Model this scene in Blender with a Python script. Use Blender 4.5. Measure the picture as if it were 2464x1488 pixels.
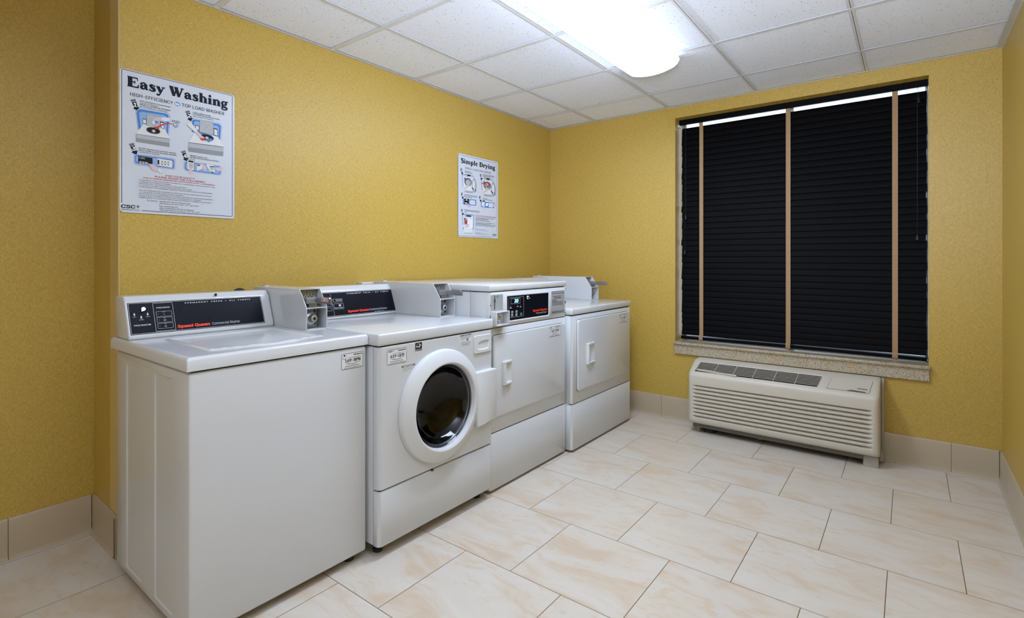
import bpy, bmesh, math, random
from mathutils import Vector, Matrix
from math import pi, sin, cos
for o in list(bpy.data.objects): bpy.data.objects.remove(o)
SC = bpy.context.scene
COL = SC.collection

# ------------------------------------------------------------------ camera
F_PX, CX, CY = 1248.63, 1193.65, 627.0
CAM = Vector((2.4898, -3.8978, 1.1918)); YAW = 0.6727
cd = bpy.data.cameras.new('camera'); cam = bpy.data.objects.new('camera', cd); COL.objects.link(cam)
cd.sensor_fit = 'HORIZONTAL'; cd.sensor_width = 36.0; cd.lens = F_PX / 2464 * 36
cd.shift_x = (1232 - CX) / 2464; cd.shift_y = -(744 - CY) / 2464
cd.clip_start = 0.02
cam.location = CAM; cam.rotation_euler = (pi / 2, 0, YAW)
SC.camera = cam
FW = Vector((-sin(YAW), cos(YAW), 0)); RT = Vector((FW.y, -FW.x, 0))
def ray(u, v): return FW + RT * ((u - CX) / F_PX) - Vector((0, 0, 1)) * ((v - CY) / F_PX)

# ------------------------------------------------------------------ world, lights, exposure
w = bpy.data.worlds.new('world'); SC.world = w; w.use_nodes = True
w.node_tree.nodes['Background'].inputs[0].default_value = (0.72, 0.84, 1.0, 1)
w.node_tree.nodes['Background'].inputs[1].default_value = 2.4
SC.view_settings.view_transform = 'Standard'; SC.view_settings.look = 'None'
SC.view_settings.gamma = 1; SC.view_settings.use_curve_mapping = False
SC.view_settings.exposure = 0.10
LENS_EMIT = 25.0
def area(name, loc, rot, sx, sy, power, col=(1, 1, 1)):
    l = bpy.data.lights.new(name, 'AREA'); l.shape = 'RECTANGLE'; l.size = sx; l.size_y = sy; l.energy = power; l.color = col
    o = bpy.data.objects.new(name, l); COL.objects.link(o); o.location = loc; o.rotation_euler = rot
    return o
# fill light added behind the camera, unseen; no fixture stands for it
area('rear_fill_light', (1.31, -4.55, 2.20), (0, 0, 0), 0.3, 1.2, 13, (0.84, 0.97, 1.22))
# unseen fill light added beside the camera, aimed up to brighten the ceiling
bl = area('ceiling_fill_light', (2.45, -3.75, 1.55), Vector((-.35, 1.0, .95)).to_track_quat('-Z', 'Y').to_euler(), 0.5, 0.5, 41, (0.86, 0.97, 1.24)); bl.data.spread = math.radians(125)
# weak unseen fill added in front of the rear wall, which has no doorway
area('rear_wall_fill_light', (1.9, -5.4 + .05, 1.05), (pi / 2, 0, 0), 0.9, 2.0, 3, (0.9, 0.97, 1.1))

# ------------------------------------------------------------------ room measures
H = 2.3475; W = 2.882; YC = -3.21; XA = -0.33; YR = -5.4
WX0, WX1, WZ0, WZ1 = 1.11, 2.577, 0.585, 2.263

# ------------------------------------------------------------------ materials
def lin(c):
    c = c / 255.0
    return c / 12.92 if c <= 0.04045 else ((c + 0.055) / 1.055) ** 2.4
def rgb(r, g, b): return (lin(r), lin(g), lin(b), 1)
MATS = {}
def pm(name, col, rough=0.5, metal=0.0, coat=0.0, spec=0.5, noise=0.03, emit=None, es=0.0, bump=0.0, bscale=200):
    if name in MATS: return MATS[name]
    m = bpy.data.materials.new(name); m.use_nodes = True; nt = m.node_tree; b = nt.nodes['Principled BSDF']
    b.inputs['Base Color'].default_value = col; b.inputs['Roughness'].default_value = rough
    b.inputs['Metallic'].default_value = metal; b.inputs['Coat Weight'].default_value = coat
    b.inputs['Coat Roughness'].default_value = 0.08; b.inputs['Specular IOR Level'].default_value = spec
    if emit: b.inputs['Emission Color'].default_value = emit; b.inputs['Emission Strength'].default_value = es
    tc = nt.nodes.new('ShaderNodeTexCoord')
    n = nt.nodes.new('ShaderNodeTexNoise'); n.inputs['Scale'].default_value = 9; n.inputs['Detail'].default_value = 3
    nt.links.new(tc.outputs['Object'], n.inputs['Vector'])
    mr = nt.nodes.new('ShaderNodeMapRange'); mr.inputs['To Min'].default_value = rough - noise; mr.inputs['To Max'].default_value = rough + noise
    nt.links.new(n.outputs['Fac'], mr.inputs['Value']); nt.links.new(mr.outputs['Result'], b.inputs['Roughness'])
    if bump:
        n2 = nt.nodes.new('ShaderNodeTexNoise'); n2.inputs['Scale'].default_value = bscale
        nt.links.new(tc.outputs['Object'], n2.inputs['Vector'])
        bp = nt.nodes.new('ShaderNodeBump'); bp.inputs['Strength'].default_value = bump; bp.inputs['Distance'].default_value = 0.001
        nt.links.new(n2.outputs['Fac'], bp.inputs['Height']); nt.links.new(bp.outputs['Normal'], b.inputs['Normal'])
    MATS[name] = m; return m

ENAMEL = pm('white_enamel', (0.585, 0.605, 0.62, 1), 0.22, coat=0.4, noise=0.02)
PLASTIC = pm('white_plastic', (0.63, 0.65, 0.665, 1), 0.4)
BLACKP = pm('black_panel', (0.004, 0.005, 0.009, 1), 0.28, spec=0.14)
BLACK = pm('black_plastic', (0.008, 0.008, 0.009, 1), 0.45)
SEAM = pm('dark_seam', (0.012, 0.012, 0.012, 1), 0.7)
STEEL = pm('brushed_steel', (0.42, 0.42, 0.42, 1), 0.34, metal=0.9, noise=0.08)
GALV = pm('galvanised_steel', (0.28, 0.28, 0.285, 1), 0.42, metal=0.7, noise=0.1)
CHROME = pm('chrome', (0.72, 0.72, 0.73, 1), 0.14, metal=1.0)
SIGN = pm('sign_white', (0.60, 0.64, 0.71, 1), 0.38, coat=0.2)
NAVY = pm('ink_navy', (0.006, 0.008, 0.022, 1), 0.5, spec=0.2)
INK = pm('ink_black', (0.009, 0.009, 0.011, 1), 0.5, spec=0.2)
INKGREY = pm('ink_grey', (0.16, 0.17, 0.19, 1), 0.5)
INKLIGHT = pm('ink_light_grey', (0.36, 0.38, 0.42, 1), 0.5)
INKRED = pm('ink_red', (0.42, 0.012, 0.02, 1), 0.5)
LOGORED = pm('letter_red', (0.85, 0.035, 0.006, 1), 0.4)
REDP = pm('print_red', (0.62, 0.02, 0.015, 1), 0.5)
BLUEP = pm('print_blue', (0.05, 0.19, 0.55, 1), 0.5)
BLUEL = pm('print_light_blue', (0.25, 0.42, 0.72, 1), 0.5)
GREENP = pm('print_green', (0.02, 0.20, 0.05, 1), 0.5)
ORANGEP = pm('print_orange', (0.70, 0.25, 0.05, 1), 0.5)
SKINP = pm('print_pink', (0.62, 0.50, 0.53, 1), 0.5)
GREYP = pm('print_grey', (0.26, 0.28, 0.30, 1), 0.5)
GREYL = pm('print_pale_grey', (0.43, 0.46, 0.49, 1), 0.5)
WHITEP = pm('print_white', (0.78, 0.80, 0.83, 1), 0.5)
LABELW = pm('label_white', (0.70, 0.72, 0.73, 1), 0.4)
LABELG = pm('label_silver', (0.34, 0.35, 0.35, 1), 0.4)
AIVORY = pm('ivory_plastic', (0.56, 0.515, 0.425, 1), 0.42, bump=0.05, bscale=400)
APUTTY = pm('putty_metal', (0.40, 0.37, 0.31, 1), 0.5)
PAN = pm('shaded_pan_steel', (0.13, 0.12, 0.10, 1), 0.55, metal=0.3)  # steel darkened in its colour to stand for the shade under the cover
TILEB = pm('beige_glazed_tile', (0.47, 0.385, 0.265, 1), 0.30, coat=0.15, noise=0.01)
GROUT = pm('brown_grout', (0.14, 0.09, 0.05, 1), 0.8)
GUARD = pm('corner_guard_vinyl', (0.60, 0.44, 0.17, 1), 0.4)
SLAT = pm('dark_blind_slat', (0.0022, 0.0022, 0.003, 1), 0.55, spec=0.07)
TAPE = pm('tan_tape', (0.37, 0.235, 0.12, 1), 0.8, bump=0.3, bscale=900)
GRID = pm('ceiling_grid_paint', (0.72, 0.72, 0.715, 1), 0.4)
IVTRIM = pm('ivory_angle_trim', (0.60, 0.57, 0.50, 1), 0.45)
FRAMEW = pm('white_window_frame', (0.7, 0.72, 0.74, 1), 0.4)
RUBBER = pm('black_rubber', (0.012, 0.012, 0.013, 1), 0.6)

def nodes(name):
    m = bpy.data.materials.new(name); m.use_nodes = True
    return m, m.node_tree, m.node_tree.nodes['Principled BSDF']
def N(nt, t, **k):
    n = nt.nodes.new(t)
    for a, v in k.items():
        if a.startswith('i_'): n.inputs[a[2:].replace('_', ' ')].default_value = v
        else: setattr(n, a, v)
    return n
def ramp(nt, fac, stops):
    r = nt.nodes.new('ShaderNodeValToRGB'); e = r.color_ramp.elements
    while len(e) < len(stops): e.new(0.5)
    for el, (p, c) in zip(e, stops): el.position = p; el.color = c
    nt.links.new(fac, r.inputs['Fac']); return r
def mixc(nt, fac, a, b, mode='MIX'):
    m = nt.nodes.new('ShaderNodeMix'); m.data_type = 'RGBA'; m.blend_type = mode
    for k, v in ((0, fac), (6, a), (7, b)):
        if hasattr(v, 'links'): nt.links.new(v, m.inputs[k])
        else: m.inputs[k].default_value = v
    return m.outputs[2]

def wallpaper(axis):
    m, nt, b = nodes('gold_woven_wallpaper_' + axis)
    tc = N(nt, 'ShaderNodeTexCoord'); sp = N(nt, 'ShaderNodeSeparateXYZ'); nt.links.new(tc.outputs['Object'], sp.inputs[0])
    cb = N(nt, 'ShaderNodeCombineXYZ')
    nt.links.new(sp.outputs['Z'], cb.inputs['X']); nt.links.new(sp.outputs['Y' if axis == 'x' else 'X'], cb.inputs['Y'])
    # upright bricks, staggered from column to column: the woven ticks
    nz = N(nt, 'ShaderNodeTexNoise', i_Scale=90, i_Detail=2); nt.links.new(cb.outputs[0], nz.inputs['Vector'])
    va = N(nt, 'ShaderNodeVectorMath', operation='SCALE'); va.inputs['Scale'].default_value = 0.0016
    nt.links.new(nz.outputs['Color'], va.inputs[0])
    ad = N(nt, 'ShaderNodeVectorMath', operation='ADD'); nt.links.new(cb.outputs[0], ad.inputs[0]); nt.links.new(va.outputs[0], ad.inputs[1])
    br = N(nt, 'ShaderNodeTexBrick'); br.offset = 0.5; br.offset_frequency = 2
    for k, v in dict(Scale=1, **{'Mortar Size': 0.0013, 'Mortar Smooth': 0.8, 'Brick Width': 0.0095, 'Row Height': 0.0056}).items(): br.inputs[k].default_value = v
    br.inputs['Color1'].default_value = (0, 0, 0, 1); br.inputs['Color2'].default_value = (1, 1, 1, 1); br.inputs['Mortar'].default_value = (0.5, 0.5, 0.5, 1)
    nt.links.new(ad.outputs[0], br.inputs['Vector'])
    # fine thread streaks
    def streak(sx, sy):
        mp = N(nt, 'ShaderNodeMapping'); mp.inputs['Scale'].default_value = (sx, sy, 1); nt.links.new(cb.outputs[0], mp.inputs[0])
        n = N(nt, 'ShaderNodeTexNoise', i_Scale=1, i_Detail=2); nt.links.new(mp.outputs[0], n.inputs['Vector']); return n.outputs['Fac']
    s1 = streak(520, 60); s2 = streak(60, 520)
    mn = N(nt, 'ShaderNodeMath', operation='ADD'); nt.links.new(s1, mn.inputs[0]); nt.links.new(s2, mn.inputs[1])
    c0 = ramp(nt, mn.outputs[0], [(0.0, (0, 0, 0, 1)), (1.0, (1, 1, 1, 1))])
    mr = N(nt, 'ShaderNodeMapRange', clamp=True); mr.inputs['From Min'].default_value = 0.75; mr.inputs['From Max'].default_value = 1.25
    nt.links.new(mn.outputs[0], mr.inputs['Value'])
    base = mixc(nt, mr.outputs[0], (0.46, 0.30, 0.045, 1), (0.63, 0.435, 0.090, 1))
    base = mixc(nt, 0.10, base, br.outputs['Color'], 'OVERLAY')
    fm = N(nt, 'ShaderNodeMath', operation='MULTIPLY'); fm.inputs[1].default_value = 0.13; nt.links.new(br.outputs['Fac'], fm.inputs[0])
    base = mixc(nt, fm.outputs[0], base, (0.15, 0.09, 0.018, 1))
    nt.links.new(base, b.inputs['Base Color'])
    b.inputs['Roughness'].default_value = 0.36; b.inputs['Specular IOR Level'].default_value = 0.6
    hh = N(nt, 'ShaderNodeMath', operation='SUBTRACT'); nt.links.new(mn.outputs[0], hh.inputs[0]); nt.links.new(br.outputs['Fac'], hh.inputs[1])
    bp = N(nt, 'ShaderNodeBump'); bp.inputs['Strength'].default_value = 0.42; bp.inputs['Distance'].default_value = 0.0010
    nt.links.new(hh.outputs[0], bp.inputs['Height']); nt.links.new(bp.outputs[0], b.inputs['Normal'])
    return m
WPX, WPY = wallpaper('x'), wallpaper('y')

def floor_mat():
    m, nt, b = nodes('cream_floor_tile')
    tc = N(nt, 'ShaderNodeTexCoord'); mp = N(nt, 'ShaderNodeMapping')
    T = 0.4525
    mp.inputs['Location'].default_value = (-1.745 + T * 20, 0.046 + T * 20, 0); nt.links.new(tc.outputs['Object'], mp.inputs[0])
    br = N(nt, 'ShaderNodeTexBrick'); br.offset = 0.5; br.offset_frequency = 2
    for k, v in {'Scale': 1, 'Mortar Size': 0.0015, 'Mortar Smooth': 0.2, 'Brick Width': T, 'Row Height': T}.items(): br.inputs[k].default_value = v
    br.inputs['Color1'].default_value = (0, 0, 0, 1); br.inputs['Color2'].default_value = (1, 1, 1, 1); br.inputs['Mortar'].default_value = (0.5, 0.5, 0.5, 1)
    nt.links.new(mp.outputs[0], br.inputs['Vector'])
    # each tile its own piece of stone pattern
    sc = N(nt, 'ShaderNodeVectorMath', operation='SCALE'); sc.inputs['Scale'].default_value = 7.0; nt.links.new(br.outputs['Color'], sc.inputs[0])
    ad = N(nt, 'ShaderNodeVectorMath', operation='ADD'); nt.links.new(tc.outputs['Object'], ad.inputs[0]); nt.links.new(sc.outputs[0], ad.inputs[1])
    mp2 = N(nt, 'ShaderNodeMapping'); mp2.inputs['Scale'].default_value = (1.0, 2.3, 1); mp2.inputs['Rotation'].default_value = (0, 0, 0.25)
    nt.links.new(ad.outputs[0], mp2.inputs[0])
    n1 = N(nt, 'ShaderNodeTexNoise', i_Scale=3.0, i_Detail=6, i_Roughness=0.6, i_Distortion=0.8); nt.links.new(mp2.outputs[0], n1.inputs['Vector'])
    n2 = N(nt, 'ShaderNodeTexNoise', i_Scale=7.0, i_Detail=8, i_Roughness=0.65, i_Distortion=1.4); nt.links.new(mp2.outputs[0], n2.inputs['Vector'])
    r1 = ramp(nt, n1.outputs['Fac'], [(0.34, (0.57, 0.46, 0.34, 1)), (0.48, (0.61, 0.545, 0.45, 1)), (0.64, (0.62, 0.58, 0.51, 1))])
    r2 = ramp(nt, n2.outputs['Fac'], [(0.36, (1, 1, 1, 1)), (0.46, (0, 0, 0, 1))])
    f2 = N(nt, 'ShaderNodeMath', operation='MULTIPLY'); f2.inputs[1].default_value = 0.42; nt.links.new(r2.outputs['Color'], f2.inputs[0])
    c = mixc(nt, f2.outputs[0], r1.outputs['Color'], (0.56, 0.41, 0.255, 1))
    r3 = ramp(nt, n2.outputs['Fac'], [(0.56, (0, 0, 0, 1)), (0.72, (1, 1, 1, 1))])
    f3 = N(nt, 'ShaderNodeMath', operation='MULTIPLY'); f3.inputs[1].default_value = 0.5; nt.links.new(r3.outputs['Color'], f3.inputs[0])
    c = mixc(nt, f3.outputs[0], c, (0.62, 0.60, 0.55, 1))
    c = mixc(nt, br.outputs['Fac'], c, (0.13, 0.085, 0.045, 1))
    nt.links.new(c, b.inputs['Base Color'])
    rr = N(nt, 'ShaderNodeMapRange'); rr.inputs['To Min'].default_value = 0.22; rr.inputs['To Max'].default_value = 0.42
    nt.links.new(n2.outputs['Fac'], rr.inputs['Value']); nt.links.new(rr.outputs[0], b.inputs['Roughness'])
    hs = N(nt, 'ShaderNodeMath', operation='MULTIPLY_ADD'); hs.inputs[1].default_value = -1.0; nt.links.new(br.outputs['Fac'], hs.inputs[0]); nt.links.new(n2.outputs['Fac'], hs.inputs[2])
    bp = N(nt, 'ShaderNodeBump'); bp.inputs['Strength'].default_value = 0.25; bp.inputs['Distance'].default_value = 0.001
    nt.links.new(hs.outputs[0], bp.inputs['Height']); nt.links.new(bp.outputs[0], b.inputs['Normal'])
    return m
FLOOR = floor_mat()

def ceil_mat():
    m, nt, b = nodes('fissured_ceiling_tile')
    tc = N(nt, 'ShaderNodeTexCoord')
    vo = N(nt, 'ShaderNodeTexVoronoi', i_Scale=95); nt.links.new(tc.outputs['Object'], vo.inputs['Vector'])
    n = N(nt, 'ShaderNodeTexNoise', i_Scale=60, i_Detail=2); nt.links.new(tc.outputs['Object'], n.inputs['Vector'])
    ns = N(nt, 'ShaderNodeTexNoise', i_Scale=330, i_Detail=2); nt.links.new(tc.outputs['Object'], ns.inputs['Vector'])
    th = N(nt, 'ShaderNodeMapRange'); th.inputs['From Min'].default_value = 0.42; th.inputs['From Max'].default_value = 0.65; th.inputs['To Min'].default_value = 0.0; th.inputs['To Max'].default_value = 0.24
    nt.links.new(n.outputs['Fac'], th.inputs['Value'])
    lt = N(nt, 'ShaderNodeMath', operation='LESS_THAN'); nt.links.new(vo.outputs['Distance'], lt.inputs[0]); nt.links.new(th.outputs[0], lt.inputs[1])
    rs = ramp(nt, ns.outputs['Fac'], [(0.3, (0.81, 0.85, 0.93, 1)), (0.7, (0.88, 0.925, 0.99, 1))])
    c = mixc(nt, lt.outputs[0], rs.outputs['Color'], (0.20, 0.19, 0.18, 1))
    nt.links.new(c, b.inputs['Base Color']); b.inputs['Roughness'].default_value = 0.9
    hs = N(nt, 'ShaderNodeMath', operation='MULTIPLY_ADD'); hs.inputs[1].default_value = -2; nt.links.new(lt.outputs[0], hs.inputs[0]); nt.links.new(ns.outputs['Fac'], hs.inputs[2])
    bp = N(nt, 'ShaderNodeBump'); bp.inputs['Strength'].default_value = 0.4; bp.inputs['Distance'].default_value = 0.001
    nt.links.new(hs.outputs[0], bp.inputs['Height']); nt.links.new(bp.outputs[0], b.inputs['Normal'])
    return m
CEIL = ceil_mat()

def granite():
    m, nt, b = nodes('speckled_granite')
    tc = N(nt, 'ShaderNodeTexCoord')
    n1 = N(nt, 'ShaderNodeTexNoise', i_Scale=14, i_Detail=4, i_Distortion=1.5); nt.links.new(tc.outputs['Object'], n1.inputs['Vector'])
    n2 = N(nt, 'ShaderNodeTexNoise', i_Scale=230, i_Detail=3); nt.links.new(tc.outputs['Object'], n2.inputs['Vector'])
    n3 = N(nt, 'ShaderNodeTexNoise', i_Scale=170, i_Detail=3); nt.links.new(tc.outputs['Object'], n3.inputs['Vector'])
    a = ramp(nt, n1.outputs['Fac'], [(0.35, (0.50, 0.40, 0.25, 1)), (0.5, (0.46, 0.42, 0.32, 1)), (0.62, (0.55, 0.34, 0.14, 1))])
    g = ramp(nt, n2.outputs['Fac'], [(0.40, (0.14, 0.12, 0.08, 1)), (0.50, (0.46, 0.42, 0.32, 1)), (0.62, (0.60, 0.55, 0.42, 1))])
    c = mixc(nt, 0.5, a.outputs['Color'], g.outputs['Color'])
    d = ramp(nt, n3.outputs['Fac'], [(0.60, (0, 0, 0, 1)), (0.66, (1, 1, 1, 1))])
    c = mixc(nt, d.outputs['Color'], c, (0.05, 0.035, 0.03, 1))
    nt.links.new(c, b.inputs['Base Color']); b.inputs['Roughness'].default_value = 0.2
    return m
GRANITE = granite()

def glass_mat(name='window_glass', tint=(1, 1, 1, 1)):
    m = bpy.data.materials.new(name); m.use_nodes = True; nt = m.node_tree; nt.nodes.clear()
    o = N(nt, 'ShaderNodeOutputMaterial'); mx = N(nt, 'ShaderNodeMixShader'); tr = N(nt, 'ShaderNodeBsdfTransparent'); gl = N(nt, 'ShaderNodeBsdfGlossy'); tr.inputs['Color'].default_value = tint
    gl.inputs['Roughness'].default_value = 0.02; fr = N(nt, 'ShaderNodeFresnel'); fr.inputs['IOR'].default_value = 1.45
    nt.links.new(fr.outputs[0], mx.inputs[0]); nt.links.new(tr.outputs[0], mx.inputs[1]); nt.links.new(gl.outputs[0], mx.inputs[2]); nt.links.new(mx.outputs[0], o.inputs[0])
    return m
GLASS = glass_mat()
LENS = pm('glowing_acrylic_lens', (0.8, 0.8, 0.8, 1), 0.3, emit=(0.83, 0.97, 1.24, 1), es=LENS_EMIT)
_nt = LENS.node_tree; _b = _nt.nodes['Principled BSDF']; _tc = N(_nt, 'ShaderNodeTexCoord'); _sp = N(_nt, 'ShaderNodeSeparateXYZ'); _mr = N(_nt, 'ShaderNodeMapRange', clamp=True)
_nt.links.new(_tc.outputs['Object'], _sp.inputs[0]); _nt.links.new(_sp.outputs['Z'], _mr.inputs['Value'])
for _k, _v in (('From Min', -.055), ('From Max', -.028), ('To Min', LENS_EMIT), ('To Max', LENS_EMIT * .19)): _mr.inputs[_k].default_value = _v
_nt.links.new(_mr.outputs[0], _b.inputs['Emission Strength'])
CAPM = pm('white_end_cap', (0.75, 0.76, 0.77, 1), 0.4)
DOORGL = glass_mat('smoked_door_glass', (0.30, 0.30, 0.31, 1))
DRUM = pm('dark_steel_drum', (0.22, 0.22, 0.225, 1), 0.38, metal=0.8)
DISPLAY = pm('lit_digits', (0.1, 0.5, 0.7, 1), 0.4, emit=(0.35, 0.85, 1.0, 1), es=1.6)
LEDRED = pm('lit_red_dot', (0.5, 0.1, 0.1, 1), 0.4, emit=(1.0, 0.25, 0.25, 1), es=0.8)

# ------------------------------------------------------------------ mesh helpers (world coordinates)
def bbox(bm):
    xs = [v.co for v in bm.verts]
    return [min(c[i] for c in xs) for i in range(3)], [max(c[i] for c in xs) for i in range(3)]
def rootloc(p):
    l = Vector((0, 0, 0))
    while p: l += Vector(p.location); p = p.parent
    return l
def obj(name, bm, mats, parent=None, smooth=30, label=None, recalc=True, origin=None):
    if recalc: bmesh.ops.recalc_face_normals(bm, faces=bm.faces)
    if parent: off = rootloc(parent)
    else:
        lo, hi = bbox(bm); off = Vector(origin) if origin else Vector(((lo[0] + hi[0]) / 2, (lo[1] + hi[1]) / 2, lo[2]))
        if origin == 0: off = Vector((0, 0, 0))
    bmesh.ops.translate(bm, verts=bm.verts, vec=-off)
    me = bpy.data.meshes.new(name); bm.to_mesh(me); bm.free()
    for m in (mats if isinstance(mats, (list, tuple)) else [mats]): me.materials.append(m)
    if smooth:
        for p in me.polygons: p.use_smooth = True
        me.set_sharp_from_angle(angle=math.radians(smooth))
    o = bpy.data.objects.new(name, me); COL.objects.link(o)
    if parent: o.parent = parent
    else: o.location = off
    if label: o['label'] = label
    return o
def tag(o, label, cat, group=None):
    o['label'] = label; o['category'] = cat
    if group: o['group'] = group
    return o
def thing(name, loc, label, cat, group=None):
    o = bpy.data.objects.new(name, None); COL.objects.link(o); o.location = loc; o.empty_display_size = 0.1
    return tag(o, label, cat, group)
def struct(o): o['kind'] = 'structure'; return o
def B(): return bmesh.new()
def merge(dst, src):
    me = bpy.data.meshes.new('t'); src.to_mesh(me); src.free(); dst.from_mesh(me); bpy.data.meshes.remove(me)
def box(bm, x0, x1, y0, y1, z0, z1, r=0, seg=2):
    t = bmesh.new(); bmesh.ops.create_cube(t, size=1)
    for v in t.verts: v.co = Vector((x0 + (v.co.x + .5) * (x1 - x0), y0 + (v.co.y + .5) * (y1 - y0), z0 + (v.co.z + .5) * (z1 - z0)))
    if r: bmesh.ops.bevel(t, geom=t.edges[:], offset=r, segments=seg, profile=0.5, affect='EDGES')
    merge(bm, t); return bm
def prism(bm, pts, axis, a0, a1, r=0, seg=2):
    """pts: 2D polygon in the other two axes (in x,y,z order); extruded along axis"""
    t = bmesh.new(); rings = []
    for a in (a0, a1):
        vs = []
        for p in pts:
            c = list(p); c.insert(axis, a); vs.append(t.verts.new(c))
        rings.append(vs)
    n = len(pts)
    for i in range(n): t.faces.new((rings[0][i], rings[0][(i + 1) % n], rings[1][(i + 1) % n], rings[1][i]))
    t.faces.new(rings[0][::-1]); t.faces.new(rings[1])
    if r: bmesh.ops.bevel(t, geom=t.edges[:], offset=r, segments=seg, profile=0.5, affect='EDGES')
    bmesh.ops.recalc_face_normals(t, faces=t.faces)
    merge(bm, t); return bm
def lathe(bm, prof, c, axis, seg=64):
    """prof: (radius, height along axis)"""
    t = bmesh.new(); rings = []
    e = {'x': (Vector((0, 1, 0)), Vector((0, 0, 1)), Vector((1, 0, 0))), 'y': (Vector((1, 0, 0)), Vector((0, 0, 1)), Vector((0, -1, 0))), 'z': (Vector((1, 0, 0)), Vector((0, 1, 0)), Vector((0, 0, 1)))}[axis]
    c = Vector(c)
    for r, h in prof:
        if r < 1e-6: rings.append([t.verts.new(c + e[2] * h)])
        else: rings.append([t.verts.new(c + e[0] * (r * cos(2 * pi * k / seg)) + e[1] * (r * sin(2 * pi * k / seg)) + e[2] * h) for k in range(seg)])
    for A, Bq in zip(rings, rings[1:]):
        for k in range(seg):
            a, b2 = A[k % len(A)], A[(k + 1) % len(A)]; c2, d = Bq[(k + 1) % len(Bq)], Bq[k % len(Bq)]
            q = []
            for v in (a, b2, c2, d):
                if v not in q: q.append(v)
            if len(q) > 2: t.faces.new(q)
    merge(bm, t); return bm
def tube(bm, pts, r, seg=8):
    t = bmesh.new(); pts = [Vector(p) for p in pts]; rings = []
    for i, p in enumerate(pts):
        d = (pts[min(i + 1, len(pts) - 1)] - pts[max(i - 1, 0)]).normalized()
        u = d.cross(Vector((0, 0, 1)));  u = u.normalized() if u.length > 1e-3 else Vector((1, 0, 0))
        v = d.cross(u).normalized()
        rings.append([t.verts.new(p + u * (r * cos(2 * pi * k / seg)) + v * (r * sin(2 * pi * k / seg))) for k in range(seg)])
    for A, C in zip(rings, rings[1:]):
        for k in range(seg): t.faces.new((A[k], A[(k + 1) % seg], C[(k + 1) % seg], C[k]))
    t.faces.new(rings[0][::-1]); t.faces.new(rings[-1]); merge(bm, t); return bm

# ------------------------------------------------------------------ flat print on a surface
class Frame:
    def __init__(s, o, ux, uy): s.o = Vector(o); s.ux = Vector(ux).normalized(); s.uy = Vector(uy).normalized(); s.n = s.ux.cross(s.uy)
    def w(s, a, b, c=0): return s.o + s.ux * a + s.uy * b + s.n * c
    def px(s, u, v):      # where the line of sight through a photograph pixel meets this surface
        d = ray(u, v); t = (s.o - CAM).dot(s.n) / d.dot(s.n); p = CAM + d * t - s.o
        return (p.dot(s.ux), p.dot(s.uy))
def crop(x0, y0, k): return lambda x, y: (x0 + x / k, y0 + y / k)
def poly(fr, bm, pts, c, mi=0):
    f = bm.faces.new([bm.verts.new(fr.w(a, b, c)) for a, b in pts]); f.material_index = mi
    f.normal_update()
    if f.normal.dot(fr.n) < 0: f.normal_flip()
    if len(pts) > 4: bmesh.ops.triangulate(bm, faces=[f])
def rr(a0, b0, a1, b1, r, k=5):
    out = []
    for cx, cy, s in ((a1 - r, b1 - r, 0), (a0 + r, b1 - r, 1), (a0 + r, b0 + r, 2), (a1 - r, b0 + r, 3)):
        for i in range(k + 1):
            t = (s + i / k) * pi / 2; out.append((cx + r * cos(t), cy + r * sin(t)))
    return out
def roundpoly(pts, r, k=4):
    out = []; n = len(pts)
    for i in range(n):
        p = Vector(pts[i]); a = Vector(pts[i - 1]); b = Vector(pts[(i + 1) % n])
        ra = min(r, (a - p).length / 2.1, (b - p).length / 2.1)
        p0 = p + (a - p).normalized() * ra; p1 = p + (b - p).normalized() * ra
        for j in range(k + 1):
            t = j / k; out.append(tuple(p0 * (1 - t) ** 2 + p * 2 * t * (1 - t) + p1 * t * t))
    return out
def stroke(fr, bm, pts, w, c, closed=False, mi=0):
    """polyline of even width w (w may be a list) with mitred joints"""
    n = len(pts); P = [Vector(p) for p in pts]; L = []; R = []
    for i in range(n):
        a = P[i - 1] if (closed or i) else P[i]; b = P[(i + 1) % n] if (closed or i < n - 1) else P[i]
        d1 = (P[i] - a); d2 = (b - P[i])
        d1 = d1.normalized() if d1.length > 1e-9 else d2.normalized(); d2 = d2.normalized() if d2.length > 1e-9 else d1
        t = (d1 + d2); t = t.normalized() if t.length > 1e-6 else d1
        nn = Vector((-t.y, t.x)); ww = (w[i] if isinstance(w, (list, tuple)) else w) / 2
        k = ww / max(0.5, nn.dot(Vector((-d1.y, d1.x))))
        L.append(P[i] + nn * k); R.append(P[i] - nn * k)
    for i in range(n if closed else n - 1):
        j = (i + 1) % n
        q = [L[i], R[i], R[j], L[j]]
        f = bm.faces.new([bm.verts.new(fr.w(p.x, p.y, c)) for p in q]); f.material_index = mi; f.normal_update()
        if f.normal.dot(fr.n) < 0: f.normal_flip()
def disc(fr, bm, a, b, r, c, mi=0, ry=None, k=20): poly(fr, bm, [(a + r * cos(2 * pi * i / k), b + (ry or r) * sin(2 * pi * i / k)) for i in range(k)], c, mi)
_TXT = {}
try: FONT = bpy.data.fonts.load(bpy.utils.system_resource('DATAFILES', path='fonts') + '/Inter.woff2')   # Blender's own interface typeface
except Exception: FONT = None
def _mesh(body, res):
    cu = bpy.data.curves.new('t', 'FONT'); cu.body = body; cu.font = FONT or cu.font; cu.resolution_u = res; cu.fill_mode = 'NONE'
    o = bpy.data.objects.new('t', cu); COL.objects.link(o)
    dg = bpy.context.evaluated_depsgraph_get(); dg.update(); me = bpy.data.meshes.new_from_object(o.evaluated_get(dg))
    r = ([v.co.to_2d() for v in me.vertices], [tuple(e.vertices) for e in me.edges])
    bpy.data.objects.remove(o); bpy.data.curves.remove(cu); bpy.data.meshes.remove(me)
    return r
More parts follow.
